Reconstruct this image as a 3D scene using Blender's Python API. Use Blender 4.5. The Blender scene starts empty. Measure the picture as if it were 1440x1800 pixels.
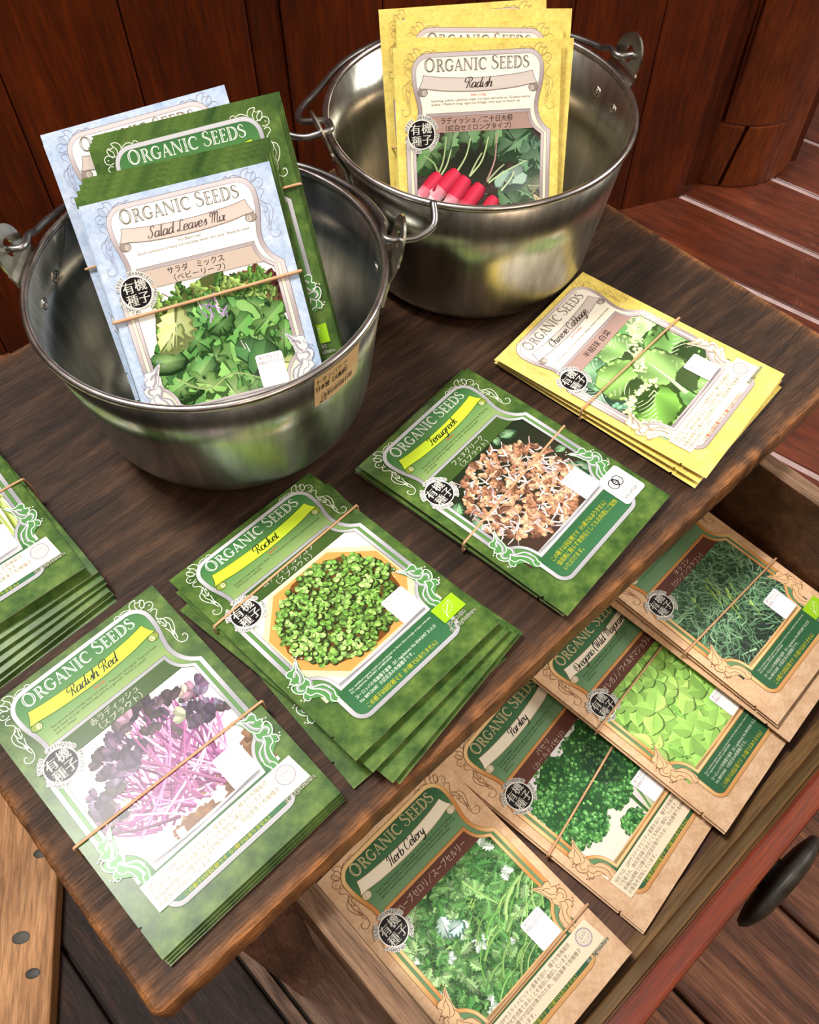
import bpy, bmesh, math, random
from math import sin, cos, pi, radians, hypot, atan2, tan, sqrt, exp
from mathutils import Matrix, Vector
from mathutils.geometry import tessellate_polygon

S = bpy.context.scene
COL = S.collection
TZ = 0.45                       # height of the table top above the floor

# ------------------------------------------------------------------ camera, world, lights, exposure
cam = bpy.data.cameras.new('camera'); cam_o = bpy.data.objects.new('camera', cam); COL.objects.link(cam_o)
cam.sensor_fit = 'HORIZONTAL'; cam.sensor_width = 36.0; cam.lens = 36.0 * 1614.15 / 1440
cam.clip_start = 0.02; cam.clip_end = 50
CR = Vector((0.99992848, -0.01000468, -0.00655284)); CU = Vector((0.01195966, 0.83647617, 0.54787278)); CF = Vector((0, 0.54791197, -0.836536))
cam_o.matrix_world = Matrix(((CR.x, CU.x, -CF.x, 0), (CR.y, CU.y, -CF.y, 0), (CR.z, CU.z, -CF.z, 0.43341 + TZ), (0, 0, 0, 1)))
S.camera = cam_o

S.view_settings.view_transform = 'Standard'; S.view_settings.look = 'None'
S.view_settings.exposure = 0.25; S.view_settings.gamma = 1.0; S.view_settings.use_curve_mapping = False

W = bpy.data.worlds.new('world'); S.world = W; W.use_nodes = True
nt = W.node_tree; nt.nodes.clear()
wo = nt.nodes.new('ShaderNodeOutputWorld'); wb = nt.nodes.new('ShaderNodeBackground')
tc = nt.nodes.new('ShaderNodeTexCoord'); sx = nt.nodes.new('ShaderNodeSeparateXYZ'); rp = nt.nodes.new('ShaderNodeValToRGB')
nt.links.new(tc.outputs['Generated'], sx.inputs[0]); nt.links.new(sx.outputs['Z'], rp.inputs[0])
rp.color_ramp.elements[0].position = 0.0; rp.color_ramp.elements[0].color = (0.05, 0.035, 0.025, 1)
rp.color_ramp.elements[1].position = 1.0; rp.color_ramp.elements[1].color = (0.62, 0.58, 0.54, 1)
e = rp.color_ramp.elements.new(0.35); e.color = (0.16, 0.13, 0.11, 1)
nt.links.new(rp.outputs[0], wb.inputs[0]); wb.inputs[1].default_value = 0.75
nt.links.new(wb.outputs[0], wo.inputs[0])

def area(name, loc, target, sx_, sy_, power, color, spread=180):
    l = bpy.data.lights.new(name, 'AREA'); l.shape = 'RECTANGLE'; l.size = sx_; l.size_y = sy_; l.energy = power; l.color = color
    l.spread = radians(spread)
    o = bpy.data.objects.new(name, l); COL.objects.link(o); o.location = loc
    d = Vector(target) - Vector(loc); o.rotation_euler = d.to_track_quat('-Z', 'Y').to_euler()
    return o
# daylight from the skylight high over the table's left, a shop window on the right, and a warm lamp behind the viewer
area('skylight', (-0.70, 0.42, 2.65), (0, 0.3, TZ), 0.45, 0.4, 54, (1.0, 0.97, 0.93))
area('shop_window', (2.1, 0.75, 1.75), (0.6, 0.8, 0.1), 0.9, 1.1, 34, (1.0, 0.96, 0.90))
area('warm_lamp', (0.75, -0.95, 2.1), (0.1, 0.1, TZ - .1), 0.8, 0.8, 13, (1.0, 0.76, 0.54))

# ------------------------------------------------------------------ helpers
TH = radians(42.525); CT, ST = cos(TH), sin(TH)
def uv(u, v, z=0.0): return Vector((u * CT - v * ST, u * ST + v * CT, z + TZ))
def lin(c, sat=1.0):
    out = []
    if sat != 1.0:
        g = .3 * c[0] + .59 * c[1] + .11 * c[2]; c = [g + (k - g) * sat for k in c[:3]]
    for k in c[:3]:
        k = k / 255.0
        out.append(k / 12.92 if k <= 0.04045 else ((k + 0.055) / 1.055) ** 2.4)
    return (out[0], out[1], out[2], 1.0)
def lerp(a, b, t): return a + (b - a) * t
def mix(c1, c2, t): return tuple(lerp(a, b, t) for a, b in zip(c1, c2))

def new_mat(name):
    m = bpy.data.materials.new(name); m.use_nodes = True
    n = m.node_tree; b = n.nodes['Principled BSDF']
    return m, n, b
def setp(b, **k):
    for key, val in k.items():
        key = {'rough': 'Roughness', 'metal': 'Metallic', 'spec': 'Specular IOR Level', 'coat': 'Coat Weight', 'coat_rough': 'Coat Roughness', 'base': 'Base Color', 'trans': 'Transmission Weight'}[key]
        b.inputs[key].default_value = val
def N(n, t): return n.nodes.new(t)
def noise(n, scale, detail=4, mapping=None, rough=0.55, coord='Object', dist=0.0):
    t = N(n, 'ShaderNodeTexCoord'); mp = N(n, 'ShaderNodeMapping'); x = N(n, 'ShaderNodeTexNoise')
    n.links.new(t.outputs[coord], mp.inputs[0]); n.links.new(mp.outputs[0], x.inputs[0])
    if mapping: mp.inputs['Scale'].default_value = mapping
    x.inputs['Scale'].default_value = scale; x.inputs['Detail'].default_value = detail; x.inputs['Roughness'].default_value = rough
    x.inputs['Distortion'].default_value = dist
    return x
def ramp(n, src, stops):
    r = N(n, 'ShaderNodeValToRGB'); el = r.color_ramp.elements
    while len(el) < len(stops): el.new(0.5)
    for e_, (p, c) in zip(el, stops): e_.position = p; e_.color = c if len(c) == 4 else lin(c)
    n.links.new(src, r.inputs[0]); return r
def mixc(n, fac, a, b, mode='MIX'):
    x = N(n, 'ShaderNodeMix'); x.data_type = 'RGBA'; x.blend_type = mode
    if isinstance(fac, (int, float)): x.inputs[0].default_value = fac
    else: n.links.new(fac, x.inputs[0])
    for i, s in ((6, a), (7, b)):
        if isinstance(s, tuple): x.inputs[i].default_value = s if len(s) == 4 else lin(s)
        else: n.links.new(s, x.inputs[i])
    return x.outputs[2]
def bump(n, b, src, strength, distance=0.001):
    x = N(n, 'ShaderNodeBump'); x.inputs['Strength'].default_value = strength; x.inputs['Distance'].default_value = distance
    n.links.new(src, x.inputs['Height']); n.links.new(x.outputs[0], b.inputs['Normal'])

def wood(name, dark, mid, light, axis='x', scale=9, stretch=14, rough=(0.4, 0.6), bmp=0.35, spec=0.4, wear=None, contrast=1.0, coat=0.0, ring=0.0):
    m, n, b = new_mat(name)
    mp = {'x': (1.0, stretch, stretch), 'y': (stretch, 1.0, stretch), 'z': (stretch, stretch, 1.0)}[axis]
    a = noise(n, scale, 6, mp, 0.62, dist=0.6)
    c2 = noise(n, scale * 5, 5, tuple(k * (1.0 if k == 1.0 else 1.6) for k in mp), 0.7)
    big = noise(n, 7, 3, None, 0.6)
    lo = 0.5 - 0.2 / contrast; hi = 0.5 + 0.2 / contrast
    r = ramp(n, a.outputs['Fac'], [(lo, dark), (0.5, mid), (hi, light)])
    f = ramp(n, c2.outputs['Fac'], [(0.36, (0.45, 0.45, 0.45, 1)), (0.6, (1.1, 1.1, 1.1, 1))])
    col = mixc(n, 0.8, r.outputs[0], f.outputs[0], 'MULTIPLY')
    bg = ramp(n, big.outputs['Fac'], [(0.3, (0.62, 0.6, 0.6, 1)), (0.7, (1.22, 1.2, 1.18, 1))])
    col = mixc(n, 1.0, col, bg.outputs[0], 'MULTIPLY')
    if wear:
        at = N(n, 'ShaderNodeAttribute'); at.attribute_name = 'wear'
        wn = noise(n, 60, 5, (0.35, 1, 1) if axis == 'x' else None, 0.7)
        ma = N(n, 'ShaderNodeMath'); ma.operation = 'MULTIPLY_ADD'; n.links.new(wn.outputs['Fac'], ma.inputs[0]); ma.inputs[1].default_value = 2.6; ma.inputs[2].default_value = -0.75
        mb = N(n, 'ShaderNodeMath'); mb.operation = 'MULTIPLY'; mb.use_clamp = True; n.links.new(ma.outputs[0], mb.inputs[0]); n.links.new(at.outputs['Fac'], mb.inputs[1])
        wc = ramp(n, c2.outputs['Fac'], [(0.3, mix(wear, (0, 0, 0), .55)), (0.62, wear)])
        col = mixc(n, mb.outputs[0], col, wc.outputs[0])
    n.links.new(col, b.inputs['Base Color'])
    rr = ramp(n, c2.outputs['Fac'], [(0.3, (rough[1],) * 3 + (1,)), (0.7, (rough[0],) * 3 + (1,))])
    n.links.new(rr.outputs[0], b.inputs['Roughness'])
    setp(b, spec=spec, coat=coat, coat_rough=0.25)
    if bmp: bump(n, b, c2.outputs['Fac'], bmp, 0.0012)
    return m

def plain(name, col, rough=0.5, metal=0.0, spec=0.4, var=0.0, scale=30):
    m, n, b = new_mat(name); setp(b, rough=rough, metal=metal, spec=spec, base=lin(col))
    if var:
        x = noise(n, scale, 4); r = ramp(n, x.outputs['Fac'], [(0.3, mix(col, (0, 0, 0), var)), (0.7, mix(col, (255, 255, 255), var * .6))])
        n.links.new(r.outputs[0], b.inputs['Base Color'])
    return m

def mesh_obj(name, verts, faces, mats, parent=None, smooth=False, fmat=None):
    me = bpy.data.meshes.new(name); me.from_pydata([tuple(v) for v in verts], [], faces)
    for m in (mats if isinstance(mats, (list, tuple)) else [mats]): me.materials.append(m)
    if fmat: me.polygons.foreach_set('material_index', fmat)
    if smooth: me.polygons.foreach_set('use_smooth', [True] * len(me.polygons))
    me.update(); me.validate()
    o = bpy.data.objects.new(name, me); COL.objects.link(o)
    if parent: o.parent = parent
    return o
def bm_obj(name, bm, mats, parent=None, smooth=False):
    bmesh.ops.recalc_face_normals(bm, faces=bm.faces)
    me = bpy.data.meshes.new(name); bm.to_mesh(me); bm.free()
    for m in (mats if isinstance(mats, (list, tuple)) else [mats]): me.materials.append(m)
    if smooth: me.polygons.foreach_set('use_smooth', [True] * len(me.polygons))
    o = bpy.data.objects.new(name, me); COL.objects.link(o)
    if parent: o.parent = parent
    return o
def tag(o, label, cat, group=None, kind=None):
    if label: o['label'] = label
    if cat: o['category'] = cat
    if group: o['group'] = group
    if kind: o['kind'] = kind
    return o
def empty(name, M=None):
    o = bpy.data.objects.new(name, None); o.empty_display_size = 0.02; COL.objects.link(o)
    if M is not None: o.matrix_world = M
    return o
def add_box(bm, lo, hi, bev=0.0, seg=2, M=None):
    r = bmesh.ops.create_cube(bm, size=1.0)
    vs = r['verts']
    for v in vs:
        v.co = Vector([lerp(lo[k], hi[k], v.co[k] + 0.5) for k in range(3)])
    if bev:
        es = list({e_ for v in vs for e_ in v.link_edges})
        rr = bmesh.ops.bevel(bm, geom=es, offset=bev, segments=seg, affect='EDGES', profile=0.5)
        vs = list({v for f in rr['faces'] for v in f.verts} | {v for v in vs if v.is_valid})
    if M is not None:
        for v in vs: v.co = M @ v.co
    return vs
def tube_geo(path, r, n=10, closed=False, flat=1.0, up=None):
    """swept tube: path of Vectors; r number or list; flat squeezes across `up`"""
    P = [Vector(p) for p in path]; m = len(P); V = []; F = []
    prev = None
    for i, p in enumerate(P):
        if closed: t = P[(i + 1) % m] - P[i - 1]
        else: t = P[min(i + 1, m - 1)] - P[max(i - 1, 0)]
        t.normalize()
        if up is not None: a = up[i] if isinstance(up, list) else up
        else: a = prev if prev is not None else (Vector((0, 0, 1)) if abs(t.z) < .9 else Vector((1, 0, 0)))
        a = a - t * a.dot(t); a.normalize(); b = t.cross(a); prev = a
        rr = r[i] if isinstance(r, (list, tuple)) else r
        for k in range(n):
            an = 2 * pi * k / n
            V.append(p + a * (cos(an) * rr * flat) + b * (sin(an) * rr))
    for i in range(m if closed else m - 1):
        j = (i + 1) % m
        for k in range(n):
            l = (k + 1) % n
            F.append((i * n + k, i * n + l, j * n + l, j * n + k))
    if not closed:
        F.append(tuple(range(n))[::-1]); F.append(tuple(range((m - 1) * n, m * n)))
    return V, F
def catmull(pts, sub=6, closed=False):
    if len(pts) < 3: 
        return list(pts)
    out = []; m = len(pts)
    rng = range(m) if closed else range(m - 1)
    for i in rng:
        if closed: p0, p1, p2, p3 = pts[i - 1], pts[i], pts[(i + 1) % m], pts[(i + 2) % m]
        else: p0, p1, p2, p3 = pts[max(i - 1, 0)], pts[i], pts[i + 1], pts[min(i + 2, m - 1)]
        for k in range(sub):
            t = k / sub
            out.append(tuple(0.5 * (2 * b + (c - a) * t + (2 * a - 5 * b + 4 * c - d) * t * t + (3 * b - a - 3 * c + d) * t ** 3) for a, b, c, d in zip(p0, p1, p2, p3)))
    if not closed: out.append(tuple(pts[-1]))
    return out
def lathe(bm, prof, n=96, center=(0, 0), cap=False):
    rings = []
    for r, z in prof:
        rings.append([bm.verts.new((center[0] + r * cos(2 * pi * k / n), center[1] + r * sin(2 * pi * k / n), z)) for k in range(n)])
    for a, b in zip(rings, rings[1:]):
        for k in range(n): bm.faces.new((a[k], a[(k + 1) % n], b[(k + 1) % n], b[k]))
    return rings

# ------------------------------------------------------------------ materials of the place
M_table = wood('table_wood', (38, 24, 16), (59, 40, 27), (84, 60, 42), 'x', 17, 8, (0.4, 0.6), 0.5, 0.25, wear=(196, 128, 72), contrast=1.1)
M_leg = wood('leg_wood', (92, 66, 54), (124, 94, 78), (150, 116, 98), 'z', 9, 12, (0.5, 0.7), 0.3, 0.3)
M_draw = wood('drawer_wood', (62, 36, 20), (88, 54, 32), (112, 74, 44), 'x', 8, 10, (0.4, 0.6), 0.25, 0.4)
M_dside = wood('weathered_wood', (96, 74, 58), (140, 110, 86), (172, 138, 108), 'y', 12, 16, (0.55, 0.75), 0.5, 0.25)
M_red = wood('red_lacquer_wood', (76, 25, 8), (104, 38, 14), (128, 55, 22), 'x', 7, 9, (0.3, 0.45), 0.2, 0.4, coat=0.1)
M_olive = wood('drawer_front_inside', (84, 58, 28), (112, 82, 44), (134, 100, 58), 'x', 7, 9, (0.45, 0.6), 0.2, 0.35)
M_knob = plain('dark_iron', (36, 34, 26), 0.5, 0.2, 0.35, 0.25, 60)
M_floor = wood('floor_boards', (70, 38, 24), (118, 72, 48), (156, 104, 74), 'y', 6, 14, (0.45, 0.65), 0.8, 0.35, contrast=1.2)
M_fshade = wood('shaded_floor_boards', (20, 11, 8), (40, 24, 16), (62, 38, 26), 'y', 9, 12, (0.5, 0.7), 0.6, 0.3)  # floor boards with the table's shadow put into their colour
M_fgrey = wood('grey_floor_boards', (84, 62, 50), (128, 100, 84), (164, 134, 114), 'y', 9, 10, (0.45, 0.65), 0.9, 0.35)
M_gap = plain('dark_gap', (26, 18, 14), 0.8, 0, 0.2, 0.2)
M_redfloor = wood('red_painted_boards', (74, 32, 17), (96, 44, 25), (114, 58, 35), 'y', 3, 5, (0.25, 0.4), 0.12, 0.4, contrast=0.6, coat=0.15)
def scratches(m, col, sc):
    n = m.node_tree; b = n.nodes['Principled BSDF']; src = b.inputs['Base Color'].links[0].from_socket
    x = noise(n, sc, 2, (1, 1, 1), 0.5, dist=3.0); g = noise(n, sc * .35, 2)
    r = ramp(n, x.outputs['Fac'], [(.490, (0, 0, 0, 1)), (.497, (1, 1, 1, 1)), (.503, (1, 1, 1, 1)), (.510, (0, 0, 0, 1))])
    q = ramp(n, g.outputs['Fac'], [(.58, (0, 0, 0, 1)), (.72, (.4, .4, .4, 1))])
    f = mixc(n, 1.0, r.outputs[0], q.outputs[0], 'MULTIPLY')
    n.links.new(mixc(n, f, src, col), b.inputs['Base Color'])
scratches(M_redfloor, (176, 120, 90), 26)
M_strip = plain('joint_sheen', (176, 148, 146), 0.45, 0, 0.5, 0.15, 40)  # pale lilac colour stands for window light reflected by the board bevels
M_wall = wood('wall_boards', (60, 22, 3), (90, 35, 6), (114, 48, 11), 'z', 4, 9, (0.4, 0.55), 0.12, 0.25, contrast=0.7)
M_post = wood('post_wood', (84, 34, 9), (108, 48, 15), (132, 66, 24), 'z', 5, 6, (0.36, 0.5), 0.15, 0.4, contrast=0.6)
M_crate = wood('crate_wood', (146, 102, 62), (186, 136, 90), (212, 164, 114), 'y', 6, 10, (0.5, 0.7), 0.3, 0.3, contrast=0.8)
M_black = plain('black_gap', (12, 9, 8), 0.9, 0, 0.1)

def galvanised(name, dark, light, rough=0.34):
    m, n, b = new_mat(name)
    a = noise(n, 26, 6, (1, 1, 0.22), 0.65, dist=0.4); c = noise(n, 160, 3, (1, 1, 0.1), 0.6); g = noise(n, 11, 3, None, 0.5)
    r = ramp(n, a.outputs['Fac'], [(0.32, dark), (0.66, light)])
    f = ramp(n, c.outputs['Fac'], [(0.35, (0.82, 0.82, 0.82, 1)), (0.62, (1.06, 1.06, 1.06, 1))])
    col = mixc(n, 1.0, r.outputs[0], f.outputs[0], 'MULTIPLY')
    n.links.new(col, b.inputs['Base Color']); setp(b, metal=1.0, rough=rough)
    rr = ramp(n, g.outputs['Fac'], [(0.3, (rough - .09,) * 3 + (1,)), (0.7, (rough + .12,) * 3 + (1,))]); n.links.new(rr.outputs[0], b.inputs['Roughness'])
    bump(n, b, a.outputs['Fac'], 0.10, 0.002)
    return m
M_zinc = galvanised('galvanised_steel', (138, 142, 141), (206, 208, 204), 0.27)
M_zinc2 = galvanised('galvanised_steel_bright', (156, 154, 142), (214, 210, 196), 0.26)
M_rim = plain('rim_steel', (200, 192, 186), 0.28, 1.0, 0.5, 0.25, 90)
M_wire = plain('wire_steel', (150, 148, 146), 0.34, 1.0, 0.5, 0.2, 70)
M_rubber = plain('rubber_band', (206, 160, 118), 0.6, 0, 0.3, 0.08, 90)

# ------------------------------------------------------------------ floor
bm = bmesh.new()
for u0, u1 in ((-1.5, -1.26),) : pass
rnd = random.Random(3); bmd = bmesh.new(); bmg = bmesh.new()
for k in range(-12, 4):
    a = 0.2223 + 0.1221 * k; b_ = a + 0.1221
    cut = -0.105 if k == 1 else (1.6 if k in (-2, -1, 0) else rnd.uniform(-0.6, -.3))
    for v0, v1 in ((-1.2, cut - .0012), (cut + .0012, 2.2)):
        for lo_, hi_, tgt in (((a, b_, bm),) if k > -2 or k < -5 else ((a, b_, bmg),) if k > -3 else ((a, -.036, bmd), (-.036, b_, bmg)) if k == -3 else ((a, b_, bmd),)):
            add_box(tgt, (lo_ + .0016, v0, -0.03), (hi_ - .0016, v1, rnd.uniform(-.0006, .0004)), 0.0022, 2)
o = bm_obj('floor', bm, M_floor); o.matrix_world = Matrix.Translation((0, 0, 0)) @ Matrix.Rotation(TH, 4, 'Z'); o['kind'] = 'structure'
o = bm_obj('floor', bmg, M_fgrey); o.matrix_world = Matrix.Rotation(TH, 4, 'Z'); o['kind'] = 'structure'
o = bm_obj('floor', bmd, M_fshade); o.matrix_world = Matrix.Rotation(TH, 4, 'Z'); o['kind'] = 'structure'  # boards beside the table, painted dark for the shadow there
o = mesh_obj('floor', [uv(-2, -1.6, -TZ - .012), uv(2.6, -1.6, -TZ - .012), uv(2.6, 2.6, -TZ - .012), uv(-2, 2.6, -TZ - .012)], [(0, 1, 2, 3)], M_gap); o['kind'] = 'structure'
# red boards: seams turned 9.3 degrees to the table
ang = TH + radians(9.3)
bm = bmesh.new()
for k in range(0, 12):
    a = 0.664 + 0.1183 * k
    add_box(bm, (a + .004, -1.4, -0.02), (a + .1143, 1.9, 0.004), 0.003, 3)
o = bm_obj('floor', bm, M_redfloor); o.matrix_world = Matrix.Rotation(ang, 4, 'Z'); o['kind'] = 'structure'
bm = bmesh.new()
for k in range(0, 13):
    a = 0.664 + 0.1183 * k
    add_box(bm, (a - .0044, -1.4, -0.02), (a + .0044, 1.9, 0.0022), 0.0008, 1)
o = bm_obj('trim_1', bm, M_strip); o.matrix_world = Matrix.Rotation(ang, 4, 'Z'); o['kind'] = 'structure'  # strips in the joints carry the bevels' reflected light as colour

# ------------------------------------------------------------------ wall of upright boards
WD = Vector((0.953, 0.303, 0)); WN = Vector((0.303, -0.953, 0)); WP = Vector((0.314, 1.097, 0))
edges = [-1.4, -1.26, -1.13, -1.0, -0.875, -0.752, -0.622, -0.4985, -0.4625, -0.352, -0.244, -0.122, -0.001, 0.098]
bm = bmesh.new()
MW = Matrix(((WD.x, -WN.x, 0, WP.x), (WD.y, -WN.y, 0, WP.y), (0, 0, 1, 0), (0, 0, 0, 1)))
for a, b_ in zip(edges, edges[1:]):
    dz = rnd.uniform(-.0008, .0008) + (0.004 if b_ - a < .05 else 0)
    add_box(bm, (a + .0004, 0 + dz, -0.005), (b_ - .0004, 0.03, 2.4), 0.0022, 2)
add_box(bm, (-1.4, 0.02, 0), (0.3, 0.04, 2.4))
for v in bm.verts: v.co = MW @ v.co
o = bm_obj('wall_back', bm, M_wall); o['kind'] = 'structure'

# rounded wooden post at the wall's end: a short block under a longer shaft, each with a dark crack
def post_piece(name, z0, z1, r, crack_deg, crack_top_deg, parent):
    bm = bmesh.new(); n = 480; ring = []; H = z1 - z0
    for d in [0, .0006, .0015, .003, .0045, .006] + [H * k / 10 for k in range(1, 10)] + [H - .006, H - .003, H - .0015, H]:
        t = d / H; z = z0 + d; rr = r
        e0 = min(t * (z1 - z0), (1 - t) * (z1 - z0))
        if e0 < .003: rr -= .0010 * (1 - e0 / .003) ** 2
        ca = radians(lerp(crack_deg, crack_top_deg, t))
        row = []
        for k in range(n):
            a = 2 * pi * k / n
            d = (a - ca + pi) % (2 * pi) - pi
            dr = -0.02 * max(0, 1 - abs(d) / .030)
            row.append(bm.verts.new(((rr + dr) * cos(a), (rr + dr) * sin(a), z)))
        ring.append(row)
    for a, b in zip(ring, ring[1:]):
        for k in range(n): bm.faces.new((a[k], a[(k + 1) % n], b[(k + 1) % n], b[k]))
    caps = [bm.faces.new(ring[0][::-1]), bm.faces.new(ring[-1])]
    bmesh.ops.split_edges(bm, edges=list({e_ for f_ in caps for e_ in f_.edges}))
    return bm_obj(name, bm, M_post, parent, smooth=True)
post = empty('wooden_post', Matrix.Translation((0.487, 1.252, 0.0005)))
tag(post, 'round reddish brown wooden post with a dark crack, at the end of the panelled wall', 'post')
post_piece('base_block', 0.004, 0.104, 0.1082, -102, -94.5, post)
post_piece('shaft', 0.1043, 2.4, 0.1080, -114, -80, post)

# ------------------------------------------------------------------ pale wooden board at lower left
cr_o = empty('wooden_board', Matrix.Translation((-0.3175, 0.170, 0.0005)) @ Matrix.Rotation(radians(8.2), 4, 'Z'))
tag(cr_o, 'pale tan wooden board with dark nail holes lying on the floor beside the table', 'board')
bm = bmesh.new(); add_box(bm, (-0.42, -0.5, 0.0), (0.0, 0.42, 0.02), 0.002, 2); bm_obj('plank', bm, M_crate, cr_o)
for (x, y, r) in ((-.016, .033, .0042), (-.028, -.036, .0052), (-.016, -.066, .0042)):
    bm = bmesh.new(); bmesh.ops.create_uvsphere(bm, u_segments=16, v_segments=8, radius=1)
    for v in bm.verts: v.co = Vector((x + v.co.x * r * 1.5, y + v.co.y * r, 0.0201 + v.co.z * .0005))
    bm_obj('nail_hole', bm, M_knob, cr_o)

# ------------------------------------------------------------------ table with its open drawer
tab = empty('side_table', Matrix.Translation((0, 0, 0)) @ Matrix.Rotation(TH, 4, 'Z'))
tag(tab, 'dark brown old wooden side table with worn edges and an open drawer', 'table')
def tabletop():
    u0, u1, v0, v1 = -0.0572, 0.4795, 0.0975, 0.4745
    rc = 0.006; pts = []; rr = random.Random(8)
    def arc(cx, cy, a0):
        for k in range(7): a = a0 + pi / 2 * k / 6; pts.append((cx + rc * cos(a), cy + rc * sin(a), cos(a), sin(a)))
    def side(x0, y0, x1, y1, nx, ny, n):
        for k in range(1, n): pts.append((lerp(x0, x1, k / n), lerp(y0, y1, k / n), nx, ny))
    arc(u0 + rc, v0 + rc, pi); side(u0 + rc, v0, u1 - rc, v0, 0, -1, 200); arc(u1 - rc, v0 + rc, 1.5 * pi); side(u1, v0 + rc, u1, v1 - rc, 1, 0, 140)
    arc(u1 - rc, v1 - rc, 0); side(u1 - rc, v1, u0 + rc, v1, 0, 1, 60); arc(u0 + rc, v1 - rc, pi / 2); side(u0, v1 - rc, u0, v0 + rc, -1, 0, 160)
    n = len(pts)
    j = [rr.gauss(0, 1) for _ in range(n)]
    for _ in range(2): j = [(j[k - 1] + 2 * j[k] + j[(k + 1) % n]) / 4 for k in range(n)]
    j2 = [rr.gauss(0, 1) for _ in range(n)]
    prof = [(-.016, 0, 0.0, .1), (-.0068, 0, .15, .3), (-.0024, -.0003, .9, .7), (-.0008, -.0012, 1, .9), (0, -.0034, 1, 1), (0, -.012, .9, .9), (-.0003, -.019, .8, .9), (-.0022, -.0235, .6, .8), (-.007, -.0252, .2, .2)]
    V = []; Fc = []; wr = []
    for d, z, w, jj in prof:
        for k, (x, y, nx, ny) in enumerate(pts):
            q = d + jj * (.00016 * j[k] + .00010 * j2[k])
            if d < -rc + .001: X_, Y_ = min(max(x, u0 - d), u1 + d), min(max(y, v0 - d), v1 + d)
            else: X_, Y_ = x + nx * q, y + ny * q
            V.append((X_, Y_, z + TZ)); wr.append(min(1, max(0, w * (0.75 + .5 * j[k]))) )
    for i in range(len(prof) - 1):
        for k in range(n): Fc.append((i * n + k, (i + 1) * n + k, (i + 1) * n + (k + 1) % n, i * n + (k + 1) % n))
    cu_, cv_ = (u0 + u1) / 2, (v0 + v1) / 2
    for base, zz, flip in ((0, TZ, False), ((len(prof) - 1) * n, TZ - .0252, True)):
        c_ = len(V); V.append((cu_, cv_, zz)); wr.append(0.0)
        for k in range(n):
            f_ = (c_, base + k, base + (k + 1) % n); Fc.append(f_[::-1] if flip else f_)
    o = mesh_obj('tabletop', V, Fc, M_table, tab)
    at = o.data.attributes.new('wear', 'FLOAT', 'POINT'); at.data.foreach_set('value', wr)
tabletop()
LH = TZ - 0.0252
def leg(u, v, su, sv):
    bm = bmesh.new()
    a = add_box(bm, (-1, -1, 0), (1, 1, LH), 0)
    for vv in bm.verts:
        t = vv.co.z / LH; h = lerp(0.0140, 0.0210, t)
        vv.co.x = u + vv.co.x * h + su * (0.021 - h) * 0.0; vv.co.y = v + vv.co.y * h
    bmesh.ops.bevel(bm, geom=bm.edges[:], offset=.002, segments=2, affect='EDGES')
    bm_obj('leg', bm, M_leg, tab)
for u, v in ((0.0, 0.140), (0.434, 0.140), (0.0, 0.432), (0.434, 0.432)): leg(u, v, 0, 0)
def part_box(name, lo, hi, mat, bev=.0015, parent=None):
    bm = bmesh.new(); add_box(bm, lo, hi, bev, 2); return bm_obj(name, bm, mat, parent or tab)
part_box('apron', (0.021, 0.424, TZ - .139), (0.413, 0.440, LH), M_leg)
part_box('apron', (-0.008, 0.161, TZ - .139), (0.008, 0.411, LH), M_leg)
part_box('apron', (0.426, 0.161, TZ - .139), (0.442, 0.411, LH), M_leg)
part_box('drawer_runner', (0.0085, 0.161, TZ - .146), (0.030, 0.411, TZ - .1385), M_leg)
part_box('drawer_runner', (0.400, 0.161, TZ - .146), (0.4255, 0.411, TZ - .1385), M_leg)
dr = part_box('drawer', (0.0290, -0.030, TZ - .1375), (0.3975, 0.330, TZ - .1305), M_draw, .0006)
part_box('side_panel', (0.0165, -0.030, TZ - .1375), (0.0290, 0.330, TZ - .0415), M_dside, .0012, dr)
part_box('side_panel', (0.3975, -0.030, TZ - .1375), (0.4100, 0.330, TZ - .0415), M_dside, .0012, dr)
part_box('back_panel', (0.0290, 0.318, TZ - .1305), (0.3975, 0.330, TZ - .045), M_dside, .001, dr)
for o in dr.children:
    if o.name.startswith('side_panel'):
        o.data.materials.append(M_draw)
        mid = sum((v.co.x for v in o.data.vertices)) / len(o.data.vertices); sg = 1 if mid < .2 else -1
        for f in o.data.polygons:
            if f.normal.x * sg > .9: f.material_index = 1
fr = part_box('front_panel', (0.0, -0.0450, TZ - .140), (0.426, -0.0330, TZ - .0300), M_red, .0022, dr)
part_box('inner_front', (0.0290, -0.0329, TZ - .1305), (0.3975, -0.0312, TZ - .0420), M_olive, .0004, dr)
part_box('front_rail', (0.0290, -0.0311, TZ - .1305), (0.3975, -0.0222, TZ - .1282), M_olive, .0004, dr)
bm = bmesh.new()
lathe(bm, [(0.0005, 0.024), (0.012, 0.0236), (0.022, 0.022), (0.0290, 0.0185), (0.0315, 0.0145), (0.0300, 0.0115), (0.024, 0.0095), (0.010, 0.008), (0.009, 0.004), (0.010, 0.0), (0.0005, 0.0)], 48)
for v in bm.verts: v.co = Vector((0.209 + v.co.x, -0.0451 - v.co.z * .72, TZ - 0.078 + v.co.y))
bm_obj('knob', bm, M_knob, dr, smooth=True)

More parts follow.
